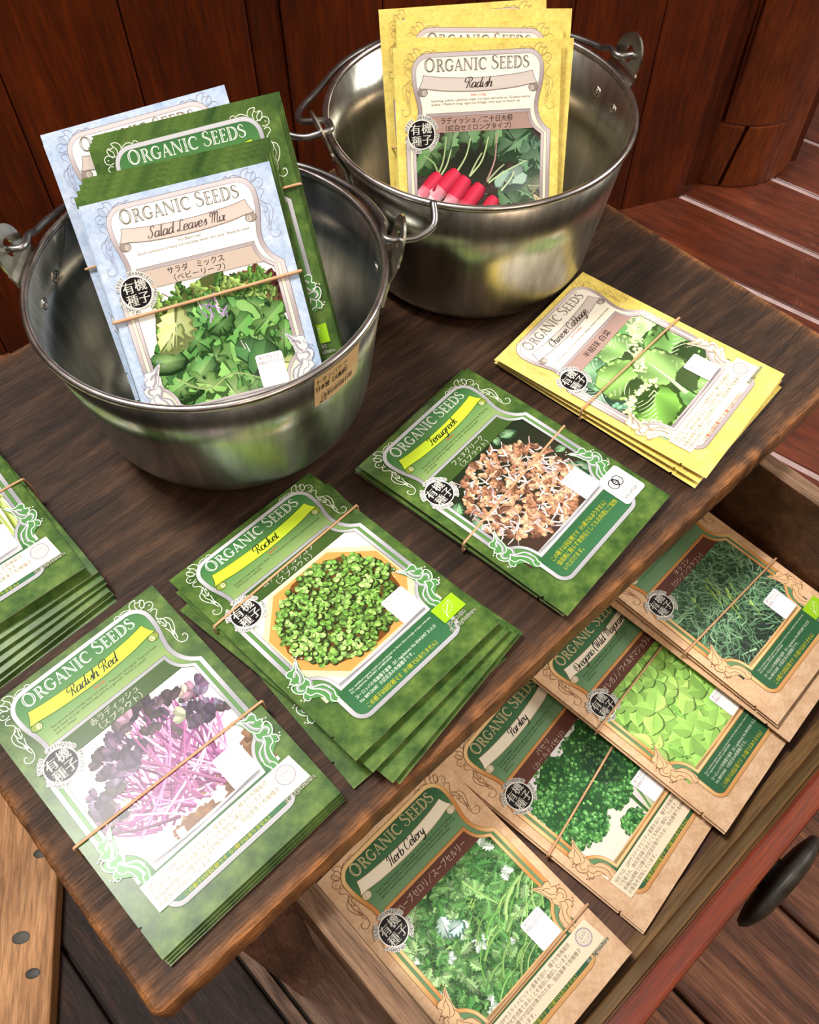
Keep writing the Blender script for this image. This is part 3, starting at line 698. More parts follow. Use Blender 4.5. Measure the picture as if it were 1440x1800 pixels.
SCH = {
 'green': dict(orn=(226, 232, 214), orn_fill=None, silver=(150, 150, 156), line=(70, 96, 52), hi=(200, 200, 204), pan=[(0, (52, 106, 62)), (.2, (86, 132, 74)), (.36, (136, 160, 98)), (.5, (98, 138, 74)), (1.1, (82, 130, 70)), (1.16, (50, 98, 62)), (1.36, (62, 112, 76))], gap=None,
   band=(62, 86, 40), bandtx=(240, 244, 232), title=(236, 242, 230), ban=(200, 226, 60), banl=(70, 88, 30), curl=(128, 146, 56), name=(40, 36, 26), micro=(74, 96, 52), red=(206, 70, 50), tx=(214, 228, 206), em=(228, 226, 66)),
 'yellow': dict(orn=(192, 170, 112), orn_fill=None, silver=(164, 150, 152), line=(120, 106, 106), hi=(206, 196, 198), pan=[(0, (240, 234, 222)), (.2, (250, 246, 236)), (.5, (250, 240, 208)), (1.16, (250, 240, 210)), (1.36, (246, 234, 200))],
   band=(172, 144, 134), bandtx=(52, 40, 34), title=(112, 106, 92), ban=(206, 194, 186), banl=(120, 108, 104), curl=(150, 138, 130), name=(66, 54, 50), micro=(110, 104, 94), red=(226, 96, 70), tx=(110, 100, 90), em=(226, 96, 70)),
 'blue': dict(orn=(164, 166, 186), orn_fill=None, silver=(172, 160, 162), line=(120, 110, 112), hi=(214, 206, 208), pan=[(0, (246, 244, 240)), (.2, (252, 251, 247)), (.4, (250, 246, 230)), (.6, (248, 240, 208)), (1.36, (248, 240, 208))],
   band=(202, 184, 170), bandtx=(74, 66, 60), title=(122, 116, 104), ban=(206, 188, 176), banl=(120, 108, 104), curl=(160, 146, 138), name=(106, 92, 88), micro=(112, 104, 94), red=(140, 130, 110), tx=(110, 100, 90), em=(226, 96, 70)),
 'brown': dict(orn=(120, 82, 52), orn_fill=(222, 184, 140), silver=(198, 134, 72), line=(150, 96, 50), hi=(232, 198, 142), pan=[(0, (44, 82, 54)), (.14, (62, 106, 70)), (.34, (112, 148, 108)), (.5, (100, 138, 96)), (1.1, (100, 138, 96)), (1.16, (46, 94, 60)), (1.36, (52, 98, 66))],
   band=(98, 60, 50), bandtx=(240, 226, 206), title=(214, 196, 150), ban=(234, 222, 196), banl=(150, 130, 96), curl=(206, 190, 156), name=(46, 40, 36), micro=(52, 84, 56), red=(52, 84, 56), tx=(206, 216, 192), em=(226, 220, 60)),
}
def grad(stops):
    def f(x, y):
        for (a, ca), (b, cb) in zip(stops, stops[1:]):
            if y <= b: return mix(ca, cb, max(0, (y - a) / (b - a)))
        return stops[-1][1]
    return f

# corner scroll (right side; the left one is its mirror), and the acanthus at the photograph's lower corners
SCROLL = [
 [(.742, .030), (.752, .014), (.768, .012), (.772, .026), (.760, .030)], [(.772, .022), (.80, .012), (.826, .022), (.842, .034)],
 [(.842, .046), (.838, .018), (.856, -.002), (.884, -.002), (.876, .012), (.890, .022), (.904, .018), (.914, .030), (.906, .052), (.888, .062), (.868, .060)], [(.868, .056), (.862, .034), (.876, .012)], [(.884, .060), (.884, .040), (.904, .022)],
 [(.892, .066), (.916, .050), (.938, .062), (.936, .086), (.914, .096), (.898, .090)], [(.902, .108), (.924, .104), (.934, .122), (.910, .146), (.906, .176)], [(.916, .072), (.926, .074)],
  [(.902, .160), (.924, .176), (.930, .204), (.914, .226), (.902, .206)], [(.906, .178), (.914, .200), (.914, .226)], [(.898, .172), (.902, .196)],
 [(.914, .176), (.946, .190), (.954, .224), (.940, .262), (.918, .290), (.924, .258), (.934, .226), (.926, .200)],
 [(.906, .232), (.914, .270), (.910, .312), (.918, .345), (.944, .356), (.964, .340), (.958, .318), (.944, .322)], [(.924, .250), (.926, .290), (.918, .320)],
]
ACAN = [
 [(.846, .858), (.868, .870), (.896, .892), (.926, .886), (.944, .902), (.934, .930), (.952, .938), (.946, .966), (.930, .972)], [(.862, .872), (.888, .908), (.900, .948), (.922, .972)], [(.884, .906), (.904, .912), (.922, .930)],
 [(.852, .868), (.872, .904), (.878, .946), (.896, .980), (.916, .986)], [(.930, .968), (.962, .962), (.972, .990), (.958, 1.020), (.934, 1.030), (.910, 1.014)], [(.918, .980), (.944, .980), (.952, 1.002), (.934, 1.016)],
 [(.888, .968), (.880, 1.000), (.894, 1.030), (.872, 1.044), (.848, 1.060), (.834, 1.096)], [(.908, 1.010), (.898, 1.040), (.878, 1.062), (.860, 1.096), (.858, 1.130)], [(.934, 1.032), (.926, 1.062), (.900, 1.072), (.888, 1.100), (.886, 1.126)],
 [(.942, 1.030), (.960, 1.050), (.952, 1.076), (.934, 1.072)], [(.838, 1.090), (.830, 1.122), (.842, 1.150), (.838, 1.170)], [(.858, 1.124), (.872, 1.152), (.860, 1.176), (.844, 1.168)],
]
ACAN_DOTS = [(.826, .878), (.838, .852), (.854, .842), (.960, .944), (.974, .950), (.976, 1.05), (.968, 1.062)]
ACAN_BODY = [(.846, .858), (.896, .888), (.944, .900), (.950, .966), (.974, .990), (.952, 1.034), (.958, 1.060), (.930, 1.080), (.892, 1.110), (.880, 1.165), (.838, 1.170), (.828, 1.110), (.846, 1.060), (.884, 1.036), (.880, .990), (.868, .920)]

def seal(P):
    p = 'round_seal'; cx, cy = .150, .474; r = .079
    P.poly(p, [(cx + (r + .006) * cos(k * pi / 32), cy + (r + .006) * sin(k * pi / 32)) for k in range(64)], (246, 244, 238), 14)
    P.poly(p, [(cx + r * cos(k * pi / 32), cy + r * sin(k * pi / 32)) for k in range(64)], (30, 28, 28), 15)
    for ch, x, y in (('有', -.0345, -.001), ('機', .0325, -.007), ('種', -.0305, .064), ('子', .0345, .058)):
        P.text(p, ch, cx + x, cy + y - .004, .064, (250, 248, 240), 16, align='c', bold=.014)
    for s, a0, a1 in (('SEEDS', -72, -34), ('GREENFIELD', -8, 70), ('PROJECT', 94, 148), ('ORGANIC', 188, 246)):
        n = len(s)
        for k, ch in enumerate(s):
            a = radians(lerp(a0, a1, k / (n - 1)))
            x, y = cx + .0905 * sin(a), cy - .0905 * cos(a)
            P.glyph_rot(p, ch, x, y, a, .0235, (250, 250, 244), 14, bold=.17, xs=.92)
            P.glyph_rot(p, ch, x, y, a, .0235, (40, 38, 36), 16, xs=.92)
def rrect(x0, y0, x1, y1, r):
    return arcp(x1 - r, y0 + r, r, r, -90, 0, 4) + arcp(x1 - r, y1 - r, r, r, 0, 90, 4) + arcp(x0 + r, y1 - r, r, r, 90, 180, 4) + arcp(x0 + r, y0 + r, r, r, 180, 270, 4)
def code_sticker(P):
    p = 'web_sticker'
    P.poly(p, rrect(.658, .940, .806, 1.118, .012), (246, 244, 244), 17)
    P.text(p, '育て方などの', .732, .969, .023, (128, 106, 116), 18, align='c', width=.112)
    P.text(p, '詳細はコチラから', .732, .995, .023, (128, 106, 116), 18, align='c', width=.136)
def notice(P, sch):
    p = 'notice_sticker'; dark = (84, 66, 52)
    P.poly(p, [(.098, 1.160), (.937, 1.163), (.948, 1.306), (.102, 1.302)], (250, 240, 212) if sch != 'brown' else (240, 220, 190), 17)
    for k, s in enumerate(('当社では、GFPサステイナビリティ基準を設け、種子が有機栽培', 'で生産され、無化学消毒であることを独自に確認しています。', '有機JAS規格では種子が認証対象外のため、独自基準で有機種子', 'の普及を目指しています。')):
        P.text(p, s, .118, 1.196 + .0305 * k, .0265, dark, 18, width=(.665, .625, .690, .285)[k])
    cx, cy = .868, 1.222; c = (150, 144, 160)
    P.stroke(p, [(cx + .047 * cos(t * pi / 16), cy + .045 * sin(t * pi / 16)) for t in range(32)], .005, c, 18, closed=True, smooth=False)
    P.stroke(p, [(cx + .041 * cos(t * pi / 16), cy + .039 * sin(t * pi / 16)) for t in range(32)], .0022, c, 18, closed=True, smooth=False)
    P.stroke(p, [(cx + .030 * cos(t * pi / 16), cy + .028 * sin(t * pi / 16)) for t in range(32)], .0022, c, 18, closed=True, smooth=False)
    P.text(p, 'G.F.P', cx, cy + .001, .026, (110, 104, 126), 18, align='c', width=.044)
    P.text(p, 'STANDARD', cx, cy + .018, .010, c, 18, align='c')
def eu_caption(P, y=1.345, both=False):
    p = 'organic_leaf_logo'
    if both: P.text(p, 'JP-BIO-154', .802, 1.292, .028, (52, 62, 36), 19, width=.118, bold=.012, halo=((226, 232, 206), .075))
    P.text(p, 'EU Agriculture', .790, 1.323, .026, (52, 62, 36), 19, width=.172, bold=.01, halo=((226, 232, 206), .075))
def eu_logo(P):
    p = 'organic_leaf_logo'; x0, y0, x1, y1 = .800, 1.160, .952, 1.264
    P.poly(p, [(x0, y0), (x1, y0), (x1, y1), (x0, y1)], (150, 200, 34), 17)
    leaf = catmull([(.842, 1.232), (.846, 1.206), (.868, 1.186), (.894, 1.186), (.908, 1.180), (.906, 1.200), (.894, 1.222), (.868, 1.234), (.842, 1.232)], 3)
    for x, y in leaf[::2]:
        P.poly(p, [(x + .0048 * cos(-pi / 2 + k * pi / 5) * (1 if k % 2 == 0 else .45), y + .0048 * sin(-pi / 2 + k * pi / 5) * (1 if k % 2 == 0 else .45)) for k in range(10)], (240, 248, 220), 18)
    P.stroke(p, [(.836, 1.250), (.850, 1.226), (.872, 1.208), (.892, 1.196)], .004, (240, 248, 220), 18)
    eu_caption(P, both=True)
def jas(P):
    p = 'certification_sticker'
    P.poly(p, rrect(.782, 1.100, .965, 1.315, .02), (250, 249, 247), 17); c = (24, 22, 22)
    lob = []
    for cx, cy, r, a0, a1 in ((.853, 1.172, .031, 100, 330), (.853, 1.198, .0, 0, 0)): 
        pass
    P.stroke(p, _e(.848, 1.176, .030, .033, 0, 360, 24), .0055, c, 18, smooth=False)
    P.stroke(p, _e(.884, 1.176, .030, .033, 0, 360, 24), .0055, c, 18, smooth=False)
    P.stroke(p, [(.866, 1.205), (.852, 1.186), (.852, 1.166), (.866, 1.147), (.880, 1.166), (.880, 1.186), (.866, 1.205)], .005, c, 19)
    P.stroke(p, [(.866, 1.205), (.866, 1.150)], .004, c, 19, smooth=False)
    for yy in (1.165, 1.178, 1.191): P.stroke(p, [(.856, yy - .006), (.866, yy), (.876, yy - .006)], .0032, c, 19, smooth=False)
    P.text(p, 'JAS', .896, 1.182, .020, c, 19, align='c', width=.030, bold=.01)
    P.text(p, 'ビューローベリタス', .874, 1.250, .026, c, 18, align='c', width=.138)
    P.text(p, 'HWJP9089', .874, 1.288, .030, c, 18, align='c', width=.126)

def layout(P, sch, name, lines, micro, extra, red=None, photo=True, full=True):
    c = SCH[sch]; B = 'paper'
    for m in (False, True):
        f = (lambda l: [(1 - x, y + .012) for x, y in l]) if m else (lambda l: [(x, y + .012) for x, y in l])
        for l in SCROLL: P.stroke(B, f(l), .0040 if sch == 'green' else .0030, c['orn'], 1, sub=4)
    P.poly(B, OUTER, c['line'], 2, holes=[shrink(OUTER, .0268)]); o1 = shrink(OUTER, .0025); o2 = shrink(OUTER, .0245)
    sv = lambda x, y: mix(c['silver'], c['hi'], .5 + .5 * sin(x * 9 + y * 11))
    P.poly(B, o1, sv, 3, holes=[o2])
    pan = shrink(OUTER, .0262)
    P.poly(B, pan, grad(c['pan']), 3.5, holes=[INNER], step=.04)
    P.poly(B, INNER, c['line'], 5, holes=[shrink(INNER, .0205)])
    P.poly(B, shrink(INNER, .0022), sv, 6, holes=[shrink(INNER, .0185)])
    # band with the Japanese name
    i2 = shrink(INNER, .0195)
    P.poly('name_band', clip_half(i2, 1, .470, -1), c['band'], 4.5)
    if len(lines) == 1: P.text('name_band', lines[0], .50, .440, .050, c['bandtx'], 6.5, align='c', width=min(.52, .047 * len(lines[0])), bold=.006)
    else:
        P.text('name_band', lines[0], .49, .420, .040, c['bandtx'], 6.5, align='c', width=min(.44, .038 * len(lines[0])), bold=.006)
        P.text('name_band', lines[1], .50, .461, .038, c['bandtx'], 6.5, align='c', width=min(.40, .034 * len(lines[1])), bold=.004)
    # title, banner and small print
    title(P, B, .182, .812, .134, .062, c['title'], 7)
    p = 'title_banner'
    top = catmull([(.172, .150), (.26, .163), (.40, .173), (.5, .175), (.60, .173), (.74, .163), (.828, .150)], 4)
    bot = catmull([(.812, .226), (.70, .242), (.5, .251), (.30, .242), (.188, .226)], 4)
    rgt = catmull([(.828, .150), (.836, .178), (.848, .205), (.862, .222)], 3)[1:]
    lft = catmull([(.138, .222), (.152, .205), (.164, .178), (.172, .150)], 3)[:-1]
    body = top + rgt + bot + lft
    for sx_ in (.166, .834):
        P.poly(p, [(sx_ + .030 * cos(k * pi / 12), .243 + .024 * sin(k * pi / 12)) for k in range(24)], c['banl'], 7.5)
        P.poly(p, [(sx_ + .0265 * cos(k * pi / 12), .243 + .0205 * sin(k * pi / 12)) for k in range(24)], c['curl'], 8)
        s_ = 1 if sx_ < .5 else -1
        P.poly(p, [(sx_ + s_ * .010 + .0135 * cos(k * pi / 12), .247 + .0155 * sin(k * pi / 12)) for k in range(24)], mix(c['curl'], (235, 232, 220), .55), 8.5)
        P.stroke(p, [(sx_ + s_ * .010, .236), (sx_ + s_ * .015, .247), (sx_ + s_ * .009, .256)], .0025, c['banl'], 9)
    P.poly(p, body, c['banl'], 9)
    P.poly(p, shrink(body, .0032), (lambda x, y: mix(c['ban'], (255, 255, 255), .22 * (.5 + .5 * sin(x * 8)))) if sch != 'green' else c['ban'], 10)
    if name: script(P, p, name, .5, .229, .0285, c['name'], 11, maxw=.56)
    y = .270
    if red: P.text(B, red, .5, y + .004, .022, c['red'], 7, align='c'); y += .022
    for s in micro:
        P.text(B, s, .215, y + .006, .0185, c['micro'], 7, width=min(.60, .0086 * len(s))); y += .0195
    # acanthus brackets
    for m in (False, True):
        f = (lambda l: [(1 - x, y) for x, y in l]) if m else (lambda l: list(l))
        P.poly(B, f(catmull(ACAN_BODY, 3, True)), c['orn_fill'] or {'green': (84, 138, 78), 'yellow': (244, 236, 214), 'blue': (240, 234, 226)}[sch], 7)
        for l in ACAN: P.stroke(B, f(l), .0048 if sch != 'brown' else .0034, c['orn'] if sch in ('brown', 'yellow', 'blue') else (236, 240, 230), 8, sub=4)
        if not c['orn_fill']:
            for l in ACAN[1:3] + ACAN[5:8]: P.stroke(B, [(x - .006 * (1 if not m else -1), y + .004) for x, y in f(l)], .009, c['silver'], 7.5, sub=4)
        for x, y in ACAN_DOTS:
            x = 1 - x if m else x
            P.poly(B, [(x + .0042 * cos(k * pi / 4), y + .0042 * sin(k * pi / 4)) for k in range(8)], c['orn'], 8)
    if full:
        seal(P); code_sticker(P)
        p = B
        for k, s in enumerate(('Our certified organic seeds are produced on farms that comply at least with the', 'EC regulations 834/2007 and 889/2008', 'ヨーロッパの有機種子基準（EC regulations No 834/2007 および', 'No 889/2008）の認定済み有機種子です。')):
            if extra == 'eu': P.text(p, s, .215, (1.186, 1.203, 1.240, 1.268)[k], (.0155, .0155, .0235, .0235)[k], c['tx'], 7, width=(.560, .27, .545, .36)[k])
        if extra == 'jas':
            for k, (s, w) in enumerate((('この種子は固定種です（F1種ではありません）', .50), ('栽培用に限らず食用豆としてもお料理にご使用', .55), ('いただけます。', .17))): P.text(p, s, .215, 1.215 + .040 * k, .034, c['em'], 7, width=w, bold=.008)
        else: P.text(p, 'この種子は固定種です（F1種ではありません）', .225, 1.325 if extra == 'notice' else 1.312, .031 if extra == 'eu' else .024, c['em'], 7, width=.47, bold=.012)
        if extra == 'eu': eu_logo(P)
        if extra == 'notice': notice(P, sch); eu_caption(P)
        if extra == 'jas': jas(P)

# ------------------------------------------------------------------ the plant photographs printed on the packets
PH = 'plant_photo'; PHOTO_SAT = 0.80
def rot2(pts, cx, cy, a, s=1.0, sy=None):
    ca, sa = cos(a), sin(a); sy = s if sy is None else sy
    return [(cx + x * s * ca - y * sy * sa, cy + x * s * sa + y * sy * ca) for x, y in pts]
def shade(c, k): return tuple(max(0, min(255, v * k)) for v in c)
class Photo:
    def __init__(self, P, seed, n): self.P = P; self.r = random.Random(seed); self.n = n; self.i = 0
    def lay(self):
        self.i += 1; return 0.6 + 3.3 * min(1.0, self.i / self.n)
    def bg(self, col): self.P.poly(PH, [(PRECT[0], PRECT[1]), (PRECT[2], PRECT[1]), (PRECT[2], PRECT[3]), (PRECT[0], PRECT[3])], col, 0.4, step=.04)
    def blob(self, cx, cy, rx, ry, c0, c1, wob=.1, n=28):
        ph = self.r.uniform(0, 6); k = self.r.randint(4, 8)
        pts = [(cx + rx * cos(2 * pi * i / n) * (1 + wob * sin(k * 2 * pi * i / n + ph)), cy + ry * sin(2 * pi * i / n) * (1 + wob * sin(k * 2 * pi * i / n + ph))) for i in range(n)]
        self.P.fan(PH, pts, (cx, cy), c0, c1, self.lay(), PRECT)
    def leaf(self, cx, cy, L, Wd, a, c, kind='ovate', var=.16, vein=None, soft=1.0):
        r = self.r; c = shade(c, r.uniform(1 - var, 1 + var)); n = 8
        if kind == 'round': prof = [(-.5, 0), (-.42, .34), (-.15, .5), (.2, .47), (.42, .28), (.46, .06)]
        elif kind == 'heart': prof = [(-.5, 0), (-.36, .36), (0, .5), (.34, .44), (.5, .22), (.40, 0)]
        elif kind == 'linear': prof = [(-.5, .08), (-.2, .5), (.2, .4), (.5, 0)]
        elif kind == 'serrate': prof = [(-.5, .06), (-.3, .16), (-.34, .40), (-.1, .28), (-.12, .55), (.1, .30), (.14, .52), (.28, .22), (.36, .3), (.5, 0)]
        elif kind == 'lobed': prof = [(-.5, .05), (-.36, .14), (-.38, .42), (-.22, .38), (-.14, .16), (.0, .18), (.02, .50), (.18, .46), (.24, .24), (.38, .34), (.50, .16), (.54, 0)]
        elif kind == 'frill':
            prof = [(-.5 + k / 11 * 1.0, (sin(pi * min(.97, (k + .6) / 12)) * .5) * (1 + (.18 if k % 2 else -.14))) for k in range(12)]
        else: prof = [(-.5, .02), (-.38, .24), (-.22, .42), (-.03, .49), (.15, .43), (.3, .28), (.42, .12), (.52, 0)]
        up = [(x, y) for x, y in prof]; dn = [(x, -y) for x, y in reversed(prof)]
        h1 = shade(c, 1 + .16 * soft); h2 = shade(c, 1 - .20 * soft); lay = self.lay()
        mid = shade(c, .92) if vein is None else vein
        if L > .088 and kind in ('lobed', 'frill', 'heart', 'serrate'):
            o2 = rot2([(x * 1.10, y * 1.14) for x, y in up + dn], cx + .004, cy + .008, a, L, Wd)
            self.P.fan(PH, o2, (cx, cy), shade(c, .46), shade(c, .58), lay, PRECT); lay = self.lay()
        A = rot2(up, cx, cy, a, L, Wd); B = rot2(dn, cx, cy, a, L, Wd)
        m = rot2([(0.05, 0)], cx, cy, a, L, Wd)[0]
        self.P.fan(PH, A, m, mid, h1, lay, PRECT); self.P.fan(PH, B, m, shade(mid, 1 - .14 * soft), h2, lay, PRECT)
    def stem(self, pts, w, c, taper=.6):
        c = shade(c, self.r.uniform(.86, 1.14)); P = catmull(pts, 4); lay = self.lay(); m = len(P)
        for i in range(m - 1):
            (x0, y0), (x1, y1) = P[i], P[i + 1]; l = hypot(x1 - x0, y1 - y0) or 1; nx, ny = -(y1 - y0) / l, (x1 - x0) / l
            w0 = w / 2 * lerp(1, taper, i / (m - 1)); w1 = w / 2 * lerp(1, taper, (i + 1) / (m - 1))
            q = [(x0 + nx * w0, y0 + ny * w0), (x1 + nx * w1, y1 + ny * w1), (x1 - nx * w1, y1 - ny * w1), (x0 - nx * w0, y0 - ny * w0)]
            hi, lo = shade(c, 1.14), shade(c, .78)
            T, C = clip_rect(q, [lin(hi, PHOTO_SAT)] * 2 + [lin(lo, PHOTO_SAT)] * 2, PRECT)
            if len(T) > 2: self.P.raw(PH, T, [tuple(range(len(T)))], C, lay)
    def pick(self, L): return self.r.choice(L)

def ph_rocket(P):
    f = Photo(P, 11, 2200); r = f.r
    f.bg(lambda x, y: mix((255, 254, 250), (255, 226, 186), max(0, min(1, (y - .62) / .5))))
    oc = lambda rx, ry, k=.38: [(.5 - rx, .80 - ry * k), (.5 - rx * .5, .80 - ry), (.5 + rx * .5, .80 - ry), (.5 + rx, .80 - ry * k), (.5 + rx, .80 + ry * k), (.5 + rx * .55, .80 + ry), (.5 - rx * .55, .80 + ry), (.5 - rx, .80 + ry * k)]
    for rx, ry, c0, c1 in ((.47, .365, (252, 214, 170), (255, 240, 216)), (.415, .325, (246, 176, 110), (250, 206, 156)), (.375, .305, (226, 118, 28), (238, 150, 62))): f.P.fan(PH, oc(rx, ry), (.5, .8), c0, c1, f.lay(), PRECT); f.i += 60
    f.blob(.5, .80, .345, .285, (60, 58, 24), (120, 66, 20), .04)
    f.i += 60
    for k in range(640):
        a = r.uniform(0, 2 * pi); d = sqrt(r.random()); x, y = .5 + .335 * d * cos(a), .795 + .285 * d * sin(a)
        t = k / 640; c = mix(f.pick([(66, 100, 34), (84, 122, 40), (58, 84, 30)]), f.pick([(134, 190, 74), (112, 172, 60), (152, 204, 96), (96, 150, 48)]), min(1, t * 1.25))
        s = r.uniform(.022, .036); g = r.uniform(0, 2 * pi)
        f.leaf(x + .003, y + .006, s * 1.35, s * 1.3, g, (52, 60, 24), 'round', .1)
        f.leaf(x, y, s, s * 1.0, g, c, 'round', .1, shade(c, 1.2))
        if r.random() < .75: f.leaf(x + s * .8 * cos(g), y + s * .8 * sin(g), s, s, g + pi, c, 'round', .1, shade(c, 1.2))
def ph_radish_red(P):
    f = Photo(P, 5, 600); r = f.r
    f.bg(lambda x, y: mix((255, 253, 254), (240, 226, 226), max(0, min(1, (y - .6) / .5))))
    for k in range(120):
        x = r.uniform(.36, .92); y = r.uniform(.97, 1.16) - (x - .36) * .20 + .07
        f.blob(x, y, r.uniform(.02, .06), r.uniform(.015, .04), f.pick([(150, 104, 62), (122, 82, 46), (170, 126, 84), (96, 64, 38)]), f.pick([(128, 86, 50), (104, 70, 42)]), .2, 10)
    for k in range(16): f.blob(r.uniform(.3, .62), r.uniform(1.0, 1.1), r.uniform(.02, .05), r.uniform(.02, .04), (236, 222, 222), (206, 176, 176), .2, 12)
    tips = []
    def stems(n0, n1):
        for k in range(n0, n1):
            bx = r.uniform(.20, .80); by = r.uniform(.97, 1.06) if bx > .36 else r.uniform(.92, 1.03); tx = .13 + .74 * ((k * 0.618) % 1)
            ty = .545 + .05 * sin(tx * 9) + r.uniform(0, .20) + (.10 if tx < .25 else 0)
            mx = lerp(bx, tx, .55) + r.uniform(-.05, .05); my = lerp(by, ty, .45)
            f.stem([(bx, by), (mx, my), (tx, ty)], r.uniform(.010, .017), f.pick([(156, 66, 138), (134, 50, 118), (184, 108, 166), (116, 40, 92), (166, 84, 140), (210, 156, 198)]))
            tips.append((tx, ty))
    def heads(n):
        for k in range(n):
            tx, ty = r.choice(tips)
            c = f.pick([(58, 42, 62), (74, 56, 80), (44, 34, 46), (96, 70, 98), (66, 52, 56), (84, 66, 74), (110, 96, 124), (52, 40, 44)]) if r.random() < .9 else f.pick([(150, 156, 120), (176, 160, 140), (150, 110, 130)])
            a = r.uniform(-2.6, -.4); s = r.uniform(.040, .072)
            for sg in (-1, 1):
                g = a + sg * r.uniform(.5, 1.0); f.leaf(tx + .42 * s * cos(g), ty + .42 * s * sin(g), s, s * .72, g, c, 'heart', .14, shade(c, 1.3))
    stems(0, 64); heads(64); stems(64, 110); heads(60); stems(110, 124); heads(26)
def ph_fenugreek(P):
    f = Photo(P, 7, 1080); r = f.r
    f.bg(lambda x, y: mix((34, 44, 30), (70, 52, 44), max(0, min(1, (y - .5) / .6))))
    for x, y, s, g in ((.74, .50, .10, .4), (.66, .485, .08, 2.2), (.12, .62, .11, -.5), (.13, .76, .10, -.9), (.86, .80, .08, .3), (.80, .92, .09, 1.0)): f.leaf(x, y, s, s * .6, g, (86, 140, 88), 'frill', .1, (150, 190, 140))
    f.leaf(.815, 1.03, .22, .13, 1.75, (96, 160, 104), 'frill', .02, (190, 222, 186))
    for k in range(470):
        a = r.uniform(0, 2 * pi); d = sqrt(r.random()); x, y = .475 + .335 * d * cos(a), .80 + .315 * d * sin(a)
        if x > .70 and y > .94: continue
        if r.random() < .36:
            g = r.uniform(0, 2 * pi); l = r.uniform(.05, .12); b = r.uniform(-.04, .04)
            f.stem([(x, y), (x + l * .5 * cos(g) - b * sin(g), y + l * .5 * sin(g) + b * cos(g)), (x + l * cos(g), y + l * sin(g))], r.uniform(.009, .015), f.pick([(244, 236, 232), (226, 206, 198), (212, 186, 176), (250, 246, 244), (190, 160, 160)]), .4)
        else:
            c = f.pick([(206, 146, 104), (188, 126, 88), (222, 170, 128), (160, 104, 72), (208, 156, 116), (116, 76, 54)])
            g = r.uniform(0, 2 * pi); s = r.uniform(.036, .056)
            f.leaf(x, y, s, s * .72, g, c, 'round', .1, shade(c, 1.28)); f.leaf(x + s * .5 * cos(g + 1), y + s * .5 * sin(g + 1), s * .8, s * .6, g + .8, shade(c, .9), 'round', .08, shade(c, 1.2))
def ph_cabbage(P):
    f = Photo(P, 9, 900); r = f.r
    f.bg(lambda x, y: mix((112, 168, 104), (90, 150, 50), (y - .4) / .8))
    def big(cx, cy, L, Wd, a, c, vein):
        n = 40; rim = []; ring = []
        for i in range(n):
            t = 2 * pi * i / n; q = (.5 * cos(t) * (1 + .05 * sin(9 * t) + .03 * sin(17 * t)), .5 * sin(t) * (1 + .06 * sin(8 * t + 1) + .03 * sin(19 * t)))
            rim.append(q)
        L *= .90; Wd *= .90
        f.P.fan(PH, rot2([(u_ * 1.07, v_ * 1.08) for u_, v_ in rim], cx + .004, cy + .008, a, L, Wd), (cx, cy), shade(c, .40), shade(c, .52), f.lay(), PRECT)
        A = rot2(rim, cx, cy, a, L, Wd); f.P.fan(PH, A, rot2([(-.32, 0)], cx, cy, a, L, Wd)[0], shade(c, 1.10), [shade(c, .66 + .5 * (.5 + .5 * sin(2 * pi * i / n * 3 + 1))) for i in range(n)], f.lay(), PRECT)
        b = (-.46, 0)
        f.stem(rot2([b, (0, .01), (.42, .0)], cx, cy, a, L, Wd), .020, vein, .2)
        for k in range(-7, 8):
            if k: f.stem(rot2([(-.46 + .10 * abs(k), 0), (-.26 + .09 * abs(k), .17 * (1 if k > 0 else -1)), (-.10 + .07 * abs(k), (.42 - .022 * abs(k)) * (1 if k > 0 else -1))], cx, cy, a, L, Wd), .008, vein, .3)
        for k in range(26):
            t = r.uniform(-1.9, 1.9); x, y = rot2([(.46 * cos(t), .46 * sin(t))], cx, cy, a, L, Wd)[0]
            if r.random() < .7: f.blob(x, y, r.uniform(.008, .018), r.uniform(.007, .014), shade(c, 1.3), shade(c, 1.08), .25, 9)
    for x, y, L, Wd, a, c in ((.18, .66, .32, .28, 3.0, (104, 164, 126)), (.30, .58, .34, .30, -1.9, (112, 170, 116)), (.14, .90, .26, .24, 3.1, (112, 172, 132)), (.54, .54, .36, .30, -1.6, (136, 188, 98)), (.82, .60, .34, .28, -.8, (176, 208, 142)), (.84, .98, .34, .30, .4, (142, 190, 92)),
        (.36, .72, .42, .36, -2.6, (134, 190, 84)), (.78, .80, .44, .40, -.35, (112, 170, 78)), (.64, 1.10, .38, .34, .9, (132, 184, 86)), (.56, .86, .46, .34, -1.45, (140, 192, 96)), (.40, 1.08, .34, .26, 1.9, (104, 164, 76)), (.17, 1.06, .28, .26, 2.7, (150, 196, 142)), (.29, .97, .38, .34, 2.5, (112, 176, 58))):
        big(x, y, L, Wd, a, c, mix(c, (238, 246, 216), .66))
    f.stem([(.49, 1.06), (.53, .92), (.56, .76)], .036, (206, 226, 176), .25)
    def along(pts, n, w):
        C = catmull(pts, 12)
        for k in range(n):
            x, y = r.choice(C); f.blob(x + r.gauss(0, w), y + r.gauss(0, w), r.uniform(.006, .015), r.uniform(.005, .012), f.pick([(240, 246, 212), (226, 238, 184), (206, 226, 152)]), f.pick([(220, 234, 174), (186, 216, 124)]), .3, 8)
    along([(.86, .54), (.76, .53), (.67, .60), (.56, .68), (.49, .75)], 170, .018)
    along([(.46, .86), (.36, .84), (.25, .83), (.15, .86)], 110, .013)
    along([(.12, .96), (.18, 1.02), (.16, 1.10)], 50, .016)
